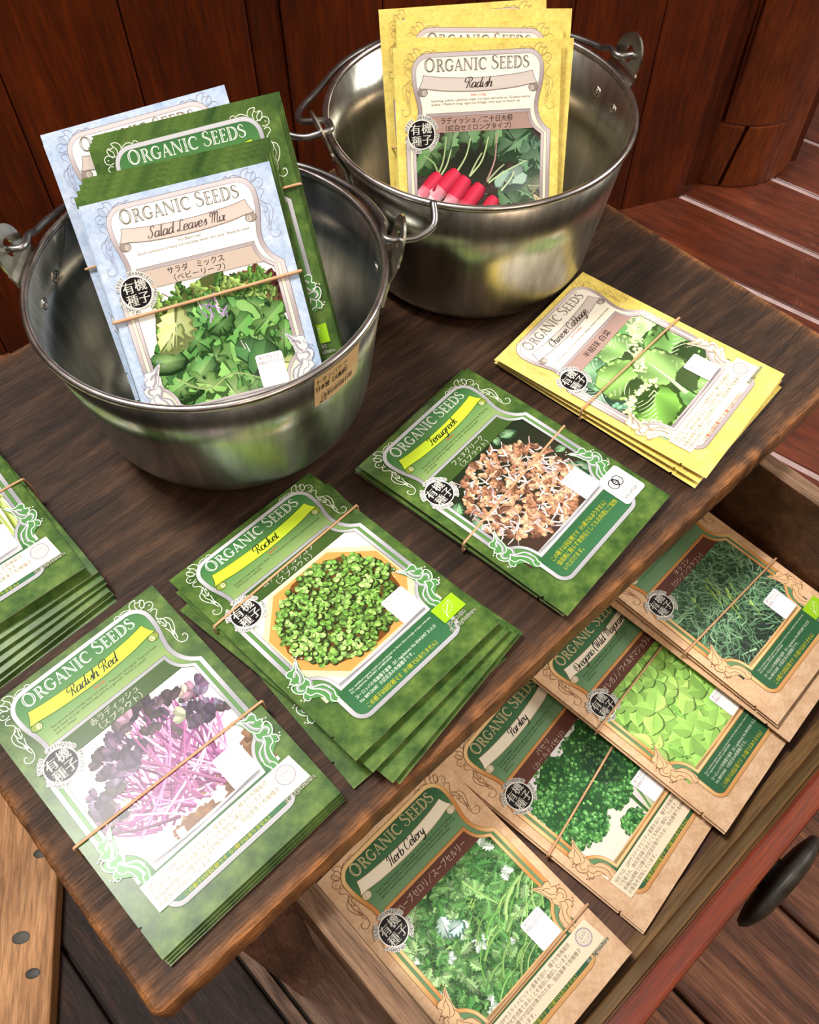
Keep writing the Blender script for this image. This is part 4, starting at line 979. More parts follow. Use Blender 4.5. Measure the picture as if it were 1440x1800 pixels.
def ph_celery(P):
    f = Photo(P, 13, 1700); r = f.r
    f.bg((34, 66, 28))
    for k in range(60): f.stem([(r.uniform(.1, .9), 1.18), (r.uniform(.2, .8), r.uniform(.8, 1.0)), (r.uniform(.1, .9), r.uniform(.5, .8))], r.uniform(.008, .02), f.pick([(120, 176, 72), (88, 150, 52), (150, 200, 100)]))
    for k in range(520):
        x, y = r.uniform(.08, .92), r.uniform(.46, 1.16); t = k / 520
        c = mix(f.pick([(34, 82, 34), (44, 98, 38), (28, 70, 30)]), f.pick([(84, 152, 66), (104, 170, 82), (64, 134, 54), (128, 186, 96), (150, 196, 120)]), t * .95)
        if t > .85 and r.random() < .16: c = (196, 220, 200)
        g = r.uniform(0, 2 * pi); s = r.uniform(.045, .10)
        for d in ((0, 1.0), (.95, .8), (-.95, .8)) if r.random() < .6 else ((0, 1),):
            f.leaf(x + .45 * s * cos(g + d[0]), y + .45 * s * sin(g + d[0]), s * d[1], s * .62, g + d[0], c, 'serrate', .12, shade(c, 1.12))
    for k in range(34):
        x, y, g = r.uniform(.3, .85), r.uniform(.8, 1.15), r.uniform(-1.1, -.2); l = r.uniform(.1, .24)
        f.stem([(x, y), (x + .5 * l * cos(g), y + .5 * l * sin(g)), (x + l * cos(g + .2), y + l * sin(g + .2))], r.uniform(.006, .016), f.pick([(130, 188, 84), (96, 164, 62), (160, 206, 110)]))
    f.leaf(.36, .66, .12, .10, -1.2, (160, 206, 190), 'serrate', .02, (214, 236, 226)); f.leaf(.40, .70, .10, .09, .2, (140, 196, 176), 'serrate', .02, (206, 232, 220))
    f.stem([(.60, .56), (.62, .66), (.66, .78)], .014, (150, 200, 100))
def ph_parsley(P):
    f = Photo(P, 17, 1560); r = f.r
    f.bg(lambda x, y: mix((236, 236, 240), (246, 222, 206), max(0, min(1, (y - .5) / .45))))
    f.blob(.66, 1.06, .12, .10, (214, 190, 196), (226, 214, 204), .1); f.blob(.70, 1.12, .12, .08, (176, 190, 140), (200, 206, 170), .1)
    f.stem([(.62, .9), (.60, 1.0), (.58, 1.18)], .03, (60, 116, 40)); f.stem([(.68, .9), (.66, 1.0), (.60, 1.16)], .02, (86, 140, 60))
    cl = [(.24, .72, .15, .17), (.40, .58, .16, .12), (.40, .80, .18, .16), (.60, .66, .16, .18), (.74, .62, .14, .16), (.74, .86, .16, .15), (.30, .92, .10, .08), (.56, .92, .12, .08), (.18, .86, .08, .10), (.88, .78, .07, .16), (.48, 1.08, .09, .07), (.82, 1.0, .09, .06), (.20, .60, .08, .08)]
    for x, y, a, b in cl: f.blob(x, y, a * .92, b * .92, (28, 76, 34), (38, 96, 40), .12)
    f.blob(.64, .74, .11, .13, (14, 48, 26), (18, 64, 32), .1)
    for k in range(1500):
        x0, y0, a, b = r.choice(cl); t = r.uniform(0, 2 * pi); d = sqrt(r.random()); x, y = x0 + a * d * cos(t), y0 + b * d * sin(t)
        dark = 1 if hypot((x - .66) / .13, (y - .74) / .15) > 1 else .62
        c = shade(mix((30, 88, 38), f.pick([(96, 172, 78), (74, 150, 62), (112, 188, 92), (58, 130, 54)]), min(1, k / 1100)), dark)
        s = r.uniform(.014, .028)
        f.leaf(x, y, s, s * .9, r.uniform(0, 6.28), c, 'frill', .14, shade(c, 1.2))
def ph_oregano(P):
    f = Photo(P, 19, 800); r = f.r
    f.bg((96, 146, 62))
    for k in range(70): f.leaf(r.uniform(.1, .9), r.uniform(.47, 1.15), r.uniform(.10, .16), r.uniform(.07, .1), r.uniform(0, 6.28), f.pick([(84, 140, 60), (70, 116, 56), (110, 160, 84)]), 'ovate', .12)
    for k in range(86):
        x, y = .1 + .8 * ((k * .618) % 1) + r.gauss(0, .03), .46 + .7 * ((k * .414) % 1) + r.gauss(0, .03); g = r.uniform(0, 1.57); s = r.uniform(.10, .17)
        c = mix(f.pick([(118, 190, 62), (136, 206, 70), (104, 178, 56)]), f.pick([(160, 222, 88), (178, 228, 96), (150, 214, 84)]), k / 86)
        for q in range(4):
            gg = g + q * pi / 2 + r.uniform(-.2, .2); ss = s * (1 if q % 2 else .8)
            f.leaf(x + .48 * ss * cos(gg) + .006, y + .48 * ss * sin(gg) + .010, ss, ss * .8, gg, shade(c, .66), 'ovate', .04); f.leaf(x + .48 * ss * cos(gg), y + .48 * ss * sin(gg), ss, ss * .78, gg, c, 'ovate', .08, shade(c, .95), soft=.5)
def ph_tarragon(P):
    f = Photo(P, 23, 1100); r = f.r
    f.bg(lambda x, y: mix((56, 84, 60), (40, 48, 42), (y - .45) / .7))
    for k in range(1000):
        x, y = r.uniform(.06, .94), r.uniform(.44, 1.16); t = k / 1000
        c = mix((56, 98, 64), f.pick([(112, 170, 120), (130, 184, 130), (98, 154, 104), (156, 202, 150)]), t) if y < 1.0 or r.random() < .5 else (48, 66, 54)
        l = r.uniform(.06, .14); g = r.choice([-1, 1]) * r.uniform(.2, 1.5) - (pi if r.random() < .4 else 0); b = r.uniform(-.025, .025)
        f.stem([(x, y), (x + .5 * l * cos(g) - b * sin(g), y + .5 * l * sin(g) + b * cos(g)), (x + l * cos(g), y + l * sin(g))], r.uniform(.008, .015), c, .15)
    for k in range(10):
        x, y = r.uniform(.3, .6), r.uniform(.55, .9); f.stem([(x, y + .1), (x + .03, y)], .01, (140, 186, 80)); f.leaf(x + .03, y, .05, .025, -1, (150, 200, 90), 'linear')
def ph_salad(P):
    f = Photo(P, 29, 560); r = f.r
    f.bg((252, 251, 247))
    f.blob(.50, .88, .36, .40, (40, 56, 26), (84, 96, 40), .05)
    for k in range(26): f.leaf(r.uniform(.62, .86), r.uniform(.52, .72), r.uniform(.09, .15), r.uniform(.05, .09), r.uniform(-2.2, -.2), f.pick([(126, 62, 44), (96, 44, 40), (150, 90, 50), (110, 80, 44)]), 'frill', .14)
    for k in range(40): f.stem([(r.uniform(.4, .75), .82), (r.uniform(.35, .75), r.uniform(.62, .7)), (r.uniform(.25, .85), r.uniform(.5, .62))], r.uniform(.005, .010), f.pick([(120, 60, 60), (150, 170, 70), (100, 130, 50), (130, 80, 70)]))
    for k in range(70): f.leaf(r.uniform(.22, .84), r.uniform(.50, .66), r.uniform(.06, .11), r.uniform(.025, .05), r.uniform(-2.6, -.4), f.pick([(96, 150, 50), (74, 126, 44), (140, 176, 76), (60, 100, 40)]), 'lobed', .15)
    for k in range(120):
        a = r.uniform(0, 2 * pi); d = sqrt(r.random()); x, y = .5 + .34 * d * cos(a), .90 + .28 * d * sin(a)
        f.leaf(x, y, r.uniform(.12, .2), r.uniform(.09, .15), r.uniform(0, 6.28), f.pick([(58, 118, 44), (74, 142, 54), (44, 92, 38), (98, 168, 66), (120, 184, 80), (70, 130, 60)]), r.choice(['lobed', 'frill', 'heart', 'lobed']), .14, f.pick([(120, 180, 90), (150, 200, 110), None]))
    for k in range(20):
        x, y, g = r.uniform(.44, .60), r.uniform(.60, .72), r.uniform(-2.8, -.2); f.stem([(x, y), (x + .05 * cos(g), y + .05 * sin(g))], .008, f.pick([(178, 140, 200), (150, 108, 180), (206, 176, 220), (226, 206, 232)]))
    f.leaf(.29, .70, .24, .17, 1.9, (206, 226, 122), 'frill', .02, (236, 244, 176)); f.leaf(.25, .74, .18, .13, 2.4, (190, 218, 104), 'frill', .02, (232, 242, 170))
    f.leaf(.78, .76, .22, .11, -.6, (92, 160, 62), 'lobed', .04, (140, 190, 100)); f.leaf(.84, .88, .18, .10, -1.3, (86, 152, 60), 'lobed', .04, (140, 190, 100))
    f.leaf(.64, .90, .16, .13, .5, (64, 120, 60), 'heart', .04, (90, 150, 80)); f.leaf(.70, .96, .2, .16, 2.0, (54, 104, 48), 'heart', .04, (96, 150, 80))
    f.leaf(.50, 1.10, .2, .15, 1.2, (128, 190, 84), 'lobed', .02, (190, 222, 140)); f.leaf(.36, 1.02, .22, .14, .4, (112, 178, 72), 'lobed', .02, (176, 214, 120)); f.leaf(.24, 1.0, .16, .12, 2.8, (96, 160, 66), 'lobed', .02, (150, 200, 110))
    f.stem([(.22, .96), (.36, 1.05), (.52, 1.0), (.66, 1.06)], .012, (176, 210, 120)); f.leaf(.84, 1.02, .10, .08, .3, (196, 222, 110), 'frill', .02, (226, 240, 160))
    for s in ((.64, .86), (.62, .84)): f.stem([(s[0], s[1] + .05), (s[0] - .012, s[1])], .006, (240, 240, 230))
def ph_radish(P):
    f = Photo(P, 31, 520); r = f.r
    f.bg((70, 60, 56))
    for k in range(420): f.blob(r.uniform(.1, .9), r.uniform(.47, 1.15), r.uniform(.006, .018), r.uniform(.005, .012), f.pick([(92, 80, 74), (54, 46, 44), (80, 70, 66), (110, 98, 92), (40, 34, 34)]), f.pick([(70, 60, 56), (50, 42, 40)]), .2, 7)
    f.blob(.45, .64, .26, .13, (34, 40, 30), (48, 52, 40), .15)
    for x, y, L, Wd, g, c in ((.20, .62, .18, .12, 2.6, (86, 136, 70)), (.34, .52, .2, .12, -1.3, (92, 142, 84)), (.44, .50, .16, .13, -1.9, (80, 130, 76)), (.60, .51, .2, .14, -1.4, (94, 146, 80)), (.72, .58, .24, .18, -.6, (78, 128, 84)), (.84, .66, .20, .18, -.2, (92, 146, 110)), (.86, .74, .22, .16, .2, (84, 134, 96)), (.80, .98, .26, .18, .5, (88, 136, 90)), (.70, 1.04, .22, .14, .9, (74, 120, 78)), (.88, .92, .14, .12, 0, (104, 110, 84)), (.16, .70, .14, .10, 2.2, (76, 126, 62))):
        y = .47 + (y - .47) * .74
        f.leaf(x, y, L, Wd, g, c, 'frill', .05, mix(c, (190, 220, 180), .4)); f.stem(rot2([(-.5, 0), (0, .02), (.45, 0)], x, y, g, L, Wd), .007, mix(c, (210, 230, 190), .6), .3)
    f.leaf(.72, .755, .16, .13, -.5, (140, 178, 160), 'heart', .02, (176, 206, 190)); f.leaf(.66, .765, .12, .11, 2.2, (128, 168, 150), 'heart', .02, (160, 196, 176))
    for pts, c in (([(.24, .80), (.28, .68), (.30, .50)], (176, 206, 130)), ([(.25, .80), (.22, .70), (.16, .64)], (150, 190, 110)), ([(.26, .80), (.30, .72), (.33, .60)], (190, 214, 150)), ([(.36, .78), (.42, .66), (.45, .52)], (170, 196, 130)), ([(.44, .82), (.52, .70), (.56, .52)], (184, 208, 140)), ([(.44, .82), (.48, .72), (.52, .64)], (190, 212, 150)), ([(.55, .86), (.60, .70), (.61, .50)], (170, 130, 120)), ([(.55, .87), (.62, .78), (.66, .74)], (196, 212, 160)), ([(.56, .88), (.66, .80), (.80, .72)], (170, 200, 140)), ([(.64, .95), (.70, .86), (.72, .80)], (190, 214, 160))):
        f.stem([(x, .47 + (y - .47) * .74) for x, y in pts], .012, c, .6)
    def root(x0, y0, x1, y1, w, white):
        pts = []; n = 12; a = atan2(y1 - y0, x1 - x0); L = hypot(x1 - x0, y1 - y0)
        prof = [(0, .30), (.06, .42), (.2, .5), (.5, .5), (.78, .46), (.92, .34), (1.0, .12)]
        lay = f.lay()
        for sg, k in ((1, 1.0), (-1, .72)):
            for (t0, w0), (t1, w1) in zip(prof, prof[1:]):
                cc = lambda t: mix((214, 26, 62), (250, 224, 234), max(0, min(1, (t - white) / .28)))
                q = rot2([(t0 * L, 0), (t1 * L, 0), (t1 * L, sg * w1 * w), (t0 * L, sg * w0 * w)], x0, y0, a)
                hi = mix(cc((t0 + t1) / 2), (255, 200, 210), .25)
                C = [lin(hi), lin(hi), lin(shade(cc(t1), k * .92)), lin(shade(cc(t0), k * .92))]
                T, C2 = clip_rect(q, C, PRECT)
                if len(T) > 2: f.P.raw(PH, T, [tuple(range(len(T)))], C2, lay)
    for args in ((.26, .705, .10, .865, .085, .55), (.372, .695, .165, .885, .098, .5), (.46, .90, .40, 1.02, .06, .9), (.428, .735, .265, .955, .098, .5), (.518, .782, .345, .99, .095, .62), (.608, .862, .48, 1.02, .085, .7)): root(*args)
def ph_sprout(P):
    f = Photo(P, 37, 500); r = f.r
    f.bg((250, 250, 244))
    for k in range(150):
        x = r.uniform(.14, .88); f.stem([(x, 1.16), (x + r.uniform(-.03, .03), r.uniform(.8, .9)), (x + r.uniform(-.08, .08), r.uniform(.55, .7))], r.uniform(.008, .018), f.pick([(150, 176, 60), (120, 150, 50), (176, 196, 90), (196, 210, 120), (108, 130, 40)]))
    for k in range(140): f.leaf(r.uniform(.14, .88), r.uniform(.50, .74), .07, .04, r.uniform(-2.5, -.6), f.pick([(124, 170, 56), (96, 140, 44), (150, 190, 80)]), 'heart', .12)

# ------------------------------------------------------------------ seed packets
def packet_body_geo(art, mapf, bendf, t):
    """paper pouch: flat sealed rim, tear notch on the left, seeds bulging on the underside"""
    ys = [AH * k / 18 for k in range(19)] + [1.286, 1.294, 1.302]; ys.sort()
    xs = [0, .03, .10, .25, .5, .75, .90, .97, 1.0]
    V = []; F = []; M = []
    ny, nx = len(ys), len(xs)
    for side in (0, 1):
        for y in ys:
            x0 = .014 if abs(y - 1.294) < .001 else 0.0
            for x in xs:
                xx = max(x, x0) if x < .02 else x
                d = 0 if side == 0 else -.00028 - t * (1 - (2 * x - 1) ** 2) * (1 - (2 * min(1, max(0, (y / AH))) - 1) ** 2)
                V.append(((xx - .5) * PW, (AH / 2 - y) * PW, bendf(x, y) + d))
    off = nx * ny
    for j in range(ny - 1):
        for i in range(nx - 1):
            a = j * nx + i; F.append((a, a + nx, a + nx + 1, a + 1)); M.append(0)
            b = off + a; F.append((b, b + 1, b + nx + 1, b + nx)); M.append(0)
    loop = [i for i in range(nx)] + [j * nx + nx - 1 for j in range(1, ny)] + [(ny - 1) * nx + i for i in range(nx - 2, -1, -1)] + [j * nx for j in range(ny - 2, 0, -1)]
    for a, b in zip(loop, loop[1:] + loop[:1]): F.append((a, b, b + off, a + off)); M.append(2)
    C = [(1, 1, 1, 1)] * len(V)
    if art:
        v, f, c = art; b0 = len(V)
        V += [mapf(*q) for q in v]; F += [tuple(k + b0 for k in q) for q in f]; M += [1] * len(f); C += c
    return V, F, M, C
def pose_matrix(p):
    if isinstance(p, Matrix): return p
    return Matrix.Translation((p[0], p[1], p[2] + TZ)) @ Matrix.Rotation(p[3], 4, 'Z') @ Matrix.Rotation(p[4], 4, 'X') @ Matrix.Rotation(p[5], 4, 'Y')
def behind(p, d, sx_=0.0, sy_=0.0, phi=0.0):
    """pose of a packet lying d behind packet p, shifted and turned in p's own plane"""
    return pose_matrix(p) @ Matrix.Translation((sx_, sy_, -d)) @ Matrix.Rotation(phi, 4, 'Z')
PART_LABEL = {'plant_photo': None, 'title_banner': None, 'name_band': None, 'round_seal': 'round black and white seal', 'web_sticker': 'small white sticker', 'notice_sticker': 'cream notice strip', 'organic_leaf_logo': 'bright green leaf emblem', 'certification_sticker': 'white certification sticker'}
_master = {}
def packet(key, scheme, pose, label, group, art=None, bend=0.0, twist=0.0, t=.0013):
    """pose = (x, y, z, yaw, tilt, roll); art = function filling a Print, or None for a packet of which only the rim shows"""
    Mx = pose_matrix(pose)
    if key in _master:
        src = _master[key]; o = src.copy(); COL.objects.link(o); o.matrix_world = Mx
        for ch in list(src.children):
            d = ch.copy(); COL.objects.link(d); d.parent = o
        tag(o, label, 'seed packet', group); return o
    bendf = lambda x_, y_: bend * (1 - (2 * y_ / AH - 1) ** 2) + twist * ((2 * y_ / AH - 1) ** 3)
    mapf = lambda x_, y_, l: ((x_ - .5) * PW, (AH / 2 - y_) * PW, bendf(x_, y_) + 2e-5 + lz(l))
    P = Print()
    if art: art(P)
    V, F, M, C = packet_body_geo(P.parts.get('paper'), mapf, bendf, t)
    ink = M_inkm if scheme == 'brown' else M_ink
    o = mesh_obj('seed_packet', V, F, [PAPER[scheme], ink, M_papere if scheme != 'brown' else PAPER['brown']], None, False, M)
    at = o.data.attributes.new('ink', 'FLOAT_COLOR', 'POINT')
    if len(o.data.vertices) == len(C): at.data.foreach_set('color', [k for q in C for k in q])
    o.matrix_world = Mx
    for p in P.parts:
        if p == 'paper': continue
        ch = P.build(p, p, o, ink, mapf)
        if PART_LABEL.get(p): ch['label'] = PART_LABEL[p]
    tag(o, label, 'seed packet', group)
    _master[key] = o
    return o
def art_full(scheme, name, lines, micro, extra, red, photo):
    def f(P):
        photo(P); layout(P, scheme, name, lines, micro, extra, red)
    return f
def art_plain(scheme, logo=False):
    def f(P):
        P.poly('plant_photo', [(PRECT[0], PRECT[1]), (PRECT[2], PRECT[1]), (PRECT[2], PRECT[3]), (PRECT[0], PRECT[3])], (96, 134, 70), .4)
        layout(P, scheme, '', ['タネ'], [], None, None, full=False)
        if logo: eu_logo(P)
    return f

def band(poseM, xl, yl, xr, yr, thick, label, top=.0014, r=.00072, sagk=0.0, group=None, lift=0.0):
    """rubber band round a bundle: crosses the face from (xl, yl) to (xr, yr) in packet units and closes underneath"""
    Mx = pose_matrix(poseM)
    def q(t, zz, out=0.0):
        px = lerp(xl, xr, t); py = lerp(yl, yr, t); d = Vector(((xr - xl) * PW, -(yr - yl) * PW, 0)).normalized()
        return Vector(((px - .5) * PW, (AH / 2 - py) * PW, zz)) + d * out
    pts = []; n = 16
    for k in range(n + 1): pts.append(q(k / n, top + sagk * sin(pi * k / n)))
    e = .0012
    pts += [q(1, top - .0003, e * .6), q(1, top - .0014, e), q(1, top - thick * .5, e + lift), q(1, -thick + .0002, e), q(1, -thick - .0006, 0)]
    for k in range(1, n): pts.append(q(1 - k / n, -thick - .0007))
    pts += [q(0, -thick - .0006, 0), q(0, -thick + .0002, -e), q(0, top - thick * .5, -e - lift), q(0, top - .0014, -e), q(0, top - .0003, -e * .6)]
    P3 = [Vector(p) for p in catmull([tuple(p) for p in pts], 2, True)]
    cen = sum(P3, Vector()) / len(P3)
    V, F = tube_geo(P3, r, 8, True, flat=.8)
    o = mesh_obj('rubber_band', V, F, M_rubber, None, True); o.matrix_world = Mx
    tag(o, label, 'rubber band', group or 'rubber bands round the packets'); return o

# ------------------------------------------------------------------ the bundles
MG = ['Rocket is best as a sprout. The sprouts are usually grown until', 'ready to be used in salads.']
GT, GB = 'packets in the rocket bundle', 'green seed packets'
# rocket
A_rocket = art_full('green', 'Rocket', ['ロケット／ルッコラ', '（スプラウト）'], ['Rocket Cress has a spicy taste. The sprouts are mainly as sprouts and taste', 'delicious in salads.'], 'eu', 'Sprout', ph_rocket)
A_radred = art_full('green', 'Radish Red', ['赤ラディッシュ', '（スプラウト）'], ['Red sprouts are a lovely ruby red colour. These are very spice. They are fresh', 'and used to liven sandwiches and as a garnish. Good in salads', 'and on bread.'], 'notice', 'Sprout', ph_radish_red)
A_fenu = art_full('green', 'Fenugreek', ['フェヌグリーク', '（スプラウト）'], ['Fenugreek sprouts are a popular part of Indian food with spicy aroma. Preparing', 'sprouts are good for digestion. A really refreshing taste', 'in salads.'], 'jas', 'Sprout', ph_fenugreek)
A_cab = art_full('yellow', 'Chinese Cabbage', ['半結球 白菜'], ['', 'Semi heading. Very popular leafy head cabbage, medium sized dense heads.'], 'notice', 'Semi Heading', ph_cabbage)
A_cel = art_full('brown', 'Herb Celery', ['ハーブセロリ／スープセルリー'], ['Celery leaves are used in making salads, seasoning soups, and etc. It is used for', 'therapeutic purposes in preventing and treating rheumatism. Said to be', 'against rheumatism, obesity and diseases of the urinary bladder.'], 'notice', None, ph_celery)
A_par = art_full('brown', 'Parsley', ['パセリ', '（カールドパセリ）'], ['(Curled Parsley)', 'A herb that is useful for garnish, fish and vegetable dishes. The plant is', 'good for health and the leaves are rich in vitamin C', 'and iron.'], 'notice', None, ph_parsley)
A_ore = art_full('brown', 'Oregano (Wild Majoram)', ['オレガノ／ワイルドマジョラム'], ['Oregano has a strong flavour and is good for pizza and salads. The herb', 'is used to flavour many Italian and Greek dishes, fish', 'and sauces.'], 'eu', None, ph_oregano)
A_tar = art_full('brown', 'Tarragon', ['タラゴン', '（ロシアンタラゴン）'], ['A fine herb used for fish, salads, vinegar and sauces.'], 'eu', None, ph_tarragon)
A_sal = art_full('blue', 'Salad Leaves Mix', ['サラダ　ミックス', '（ベビーリーフ）'], ['Good combination of spicy and mild baby leaves, very tasty.  Ready for salad.'], 'none', 'For Baby Leaf', ph_salad)
A_rad = art_full('yellow', 'Radish', ['ラディッシュ／二十日大根', '（紅白セミロングタイプ）'], ['Semi-long, uniform, cylindrical, bright red radish with white tip.  Excellent internal', 'quality.  Medium long, vigorous foliage, very easy to bunch up.'], 'none', 'Semi Long', ph_radish)
A_left = art_full('green', 'Sprout Mix', ['スプラウト'], [], 'notice', 'Sprout', ph_sprout)

p_rocket = (-0.0416, 0.2218, 0.0125, 0.7827, -0.0867, 0.0106)
packet('rocket', 'green', p_rocket, 'green seed packet lettered Rocket with a tray of cress, on top of its bundle', GT, A_rocket, 0.0006, 0.0004)
packet('green_blank', 'green', (-0.0368, 0.2178, 0.0090, 0.8147, -0.060, 0.012), 'green packet directly under the Rocket packet', GT)
packet('green_blank', 'green', (-0.0329, 0.2129, 0.0066, 0.8744, -0.036, 0.0063), 'third packet down in the Rocket bundle, fanned out at its lower edge', GT)
packet('green_blank', 'green', (-0.0305, 0.2134, 0.0042, 0.8819, -0.018, 0.0033), 'fourth packet down in the Rocket bundle, its corner reaching furthest towards the drawer', GT)
packet('green_plain', 'green', (-0.037, 0.2154, 0.0022, 0.7079, 0, 0), 'lowest green packet of the Rocket bundle, skewed out beside the Radish Red packet', GT, art_plain('green'))
band(p_rocket, -.004, .412, 1.004, .387, .0098, 'tan rubber band round the Rocket bundle')
# radish red
p_red = (-0.1195, 0.142, 0.0137, 0.7585, 0.050, -0.0098); G2 = 'packets in the radish red bundle'
packet('radred', 'green', p_red, 'green seed packet lettered Radish Red with purple sprouts, on top of its bundle', G2, A_radred, 0.0004)
packet('green_blank', 'green', (-0.1188, 0.1416, 0.0100, 0.7590, 0.036, -0.006), 'second packet down in the Radish Red bundle', G2)
packet('green_blank', 'green', (-0.1184, 0.1410, 0.0062, 0.7610, 0.018, -0.004), 'third packet down in the Radish Red bundle', G2)
packet('green_blank', 'green', (-0.1180, 0.1404, 0.0025, 0.7640, 0.0, 0.0), 'lowest packet of the Radish Red bundle', G2)
band(p_red, -.006, .827, 1.004, .874, .0105, 'tan rubber band round the Radish Red bundle, stretched across the purple stems')
# fenugreek
p_fen = (0.0588, 0.299, 0.0078, 0.8534, 0.0178, 0.0218); G3 = 'packets in the fenugreek bundle'
packet('fenu', 'green', p_fen, 'dark green seed packet lettered Fenugreek with brown sprouts, on top of its bundle', G3, A_fenu, 0.0012, 0.0006)
packet('green_blank', 'green', (0.0566, 0.3003, 0.0052, 0.8624, 0.006, 0.006), 'middle packet of the Fenugreek bundle', G3)
packet('green_blank', 'green', (0.0565, 0.3014, 0.0024, 0.8660, 0, 0), 'lowest packet of the Fenugreek bundle', G3)
band(p_fen, -.004, .780, 1.004, .720, .0062, 'tan rubber band round the Fenugreek bundle, crossing the brown sprouts')
# chinese cabbage
p_cab = (0.1422, 0.3822, 0.0098, 0.8896, 0.0027, 0.011); G4 = 'packets in the chinese cabbage bundle'
packet('cab', 'yellow', p_cab, 'yellow seed packet lettered Chinese Cabbage lying flat on its bundle at the table edge', G4, A_cab, -0.0004)
packet('yellow_blank', 'yellow', (0.1414, 0.3824, 0.0064, 0.8615, 0.0044, 0.0015), 'middle yellow packet of the Chinese Cabbage bundle', G4)
packet('yellow_blank', 'yellow', (0.1418, 0.3819, 0.0026, 0.8392, 0.0, 0.0), 'lowest yellow packet of the Chinese Cabbage bundle', G4)
band(p_cab, -.006, .640, 1.004, .715, .0078, 'tan rubber band round the Chinese Cabbage bundle')
# thick green bundle at the left edge of the table
p_left = (-0.2524, 0.2605, 0.0226, 0.6964, -0.0018, -0.0194); G5 = 'packets in the thick green bundle'
packet('left', 'green', p_left, 'topmost packet of the thick green bundle cut off by the left edge of the photo', G5, A_left, 0.0006)
for k, (ps, w) in enumerate((((-0.2488, 0.2590, 0.0188, 0.7348, 0.006, 0.004), 'second'), ((-0.2466, 0.2560, 0.0156, 0.7399, 0.008, 0.004), 'third'), ((-0.2464, 0.2520, 0.0124, 0.7748, 0.005, 0.003), 'fourth'), ((-0.2450, 0.2486, 0.0092, 0.7785, 0, 0), 'fifth'), ((-0.2440, 0.2476, 0.0060, 0.7851, 0, 0), 'sixth'), ((-0.2426, 0.2470, 0.0026, 0.7678, 0, 0), 'lowest'))):
    packet('green_bent', 'green', ps, '%s packet%s in the thick green bundle by the left edge' % (w, '' if w == 'lowest' else ' down'), G5, None, 0.0012, -0.0022)
band(p_left, -.004, .70, 1.012, .750, .0210, 'tan rubber band round the thick green bundle at the left edge', lift=.0015)
# herb packets in the drawer
G6 = 'brown herb packets in the open drawer'
p_cel = (0.0314, 0.0896, -0.1113, 0.7658, 0.0532, -0.0112)
packet('cel', 'brown', p_cel, 'brown seed packet lettered Herb Celery, nearest the drawer corner', G6, A_cel)
packet('brown_blank', 'brown', (0.0310, 0.0890, -0.1150, 0.770, 0.040, -0.008), 'second brown packet under the Herb Celery packet', G6)
packet('brown_blank', 'brown', (0.0314, 0.0892, -0.1186, 0.764, 0.026, -0.004), 'lowest brown packet under the Herb Celery packet', G6)
band(p_cel, -.004, 1.138, 1.004, 1.130, .0080, 'tan rubber band across the lower part of the Herb Celery packets')
p_par = (0.1053, 0.1682, -0.1225, 0.8611, 0.0371, 0.0383)
packet('par', 'brown', p_par, 'brown seed packet lettered Parsley, with curly dark green leaves', G6, A_par)
packet('brown_blank', 'brown', (0.1048, 0.1676, -0.1252, 0.8640, 0.026, 0.030), 'brown packet under the Parsley packet', G6)
band(p_par, -.004, .805, 1.004, .715, .0046, 'tan rubber band stretched across the Parsley leaves')
p_ore = (0.1611, 0.2203, -0.1160, 0.8305, 0.041, 0.0812)
packet('ore', 'brown', p_ore, 'brown seed packet lettered Oregano, with lime green leaves', G6, A_ore)
packet('brown_blank', 'brown', (0.1606, 0.2198, -0.1186, 0.8330, 0.038, 0.078), 'brown packet under the Oregano packet', G6)
band(p_ore, -.004, .545, 1.004, .517, .0046, 'tan rubber band across the Oregano packet, over its round seal')
p_tar = (0.2052, 0.2824, -0.1042, 0.803, 0.0711, 0.041)
packet('tar', 'brown', p_tar, 'brown seed packet with narrow dark tarragon leaves, half under the table edge', G6, A_tar)
packet('brown_plain', 'brown', (0.2058, 0.2816, -0.1075, 0.8063, 0.067, 0.040), 'second brown packet under the tarragon packet', G6, art_plain('brown'))
packet('brown_plain', 'brown', (0.2105, 0.2732, -0.1110, 0.8263, 0.060, 0.032), 'third brown packet under the tarragon packet, shifted towards the drawer front', G6)
band(p_tar, -.004, .779, 1.004, .830, .0072, 'tan rubber band across the tarragon leaves')
# blue and green packets standing in the left bucket
G7 = 'packets standing in the front bucket'
p_sal = (-0.1029, 0.3545, 0.0778, 0.3344, 0.8568, -0.1643)
packet('sal', 'blue', p_sal, 'pale blue seed packet lettered Salad Leaves Mix standing in the front bucket', G7, A_sal, -0.0004, t=.0015)
packet('blue_blank', 'blue', behind(p_sal, .0024, -.0012, -.0006, .004), 'blue packet just behind the Salad Leaves Mix packet, its edge showing', G7, None, t=.0012)
for k in range(4):
    packet('green_thin', 'green', behind(p_sal, .0048 + .0019 * k, -.0020 + .0014 * k, .0052 + .0026 * k, -.005 * k), ('%s green packet of the bundle right behind the blue Salad packet' % ('front', 'second', 'third', 'rearmost')[k]), G7, None, t=.0010)
p_gb = behind(p_sal, .0145, .0116, .0286, .012)
packet('green_title', 'green', p_gb, 'olive green packet showing only its Organic Seeds heading, mid bucket', G7, art_plain('green', True), t=.0010)
for k in range(1, 4): packet('green_thin', 'green', behind(p_sal, .0145 + .0019 * k, .0116 + .0007 * k, .0286 + .0017 * k, .012 - .004 * k), '%s packet behind the olive green packet with the white heading' % ('first', 'second', 'third')[k - 1], G7)
band(p_gb, -.004, .43, 1.004, .425, .0078, 'tan rubber band round the green packets in the front bucket', top=.0012)
p_bb = behind(p_sal, .0255, -.0112, .0422, .032)
packet('blue_title', 'blue', p_bb, 'pale blue packet at the back of the front bucket with a cream heading panel', G7, art_plain('blue'), t=.0010)
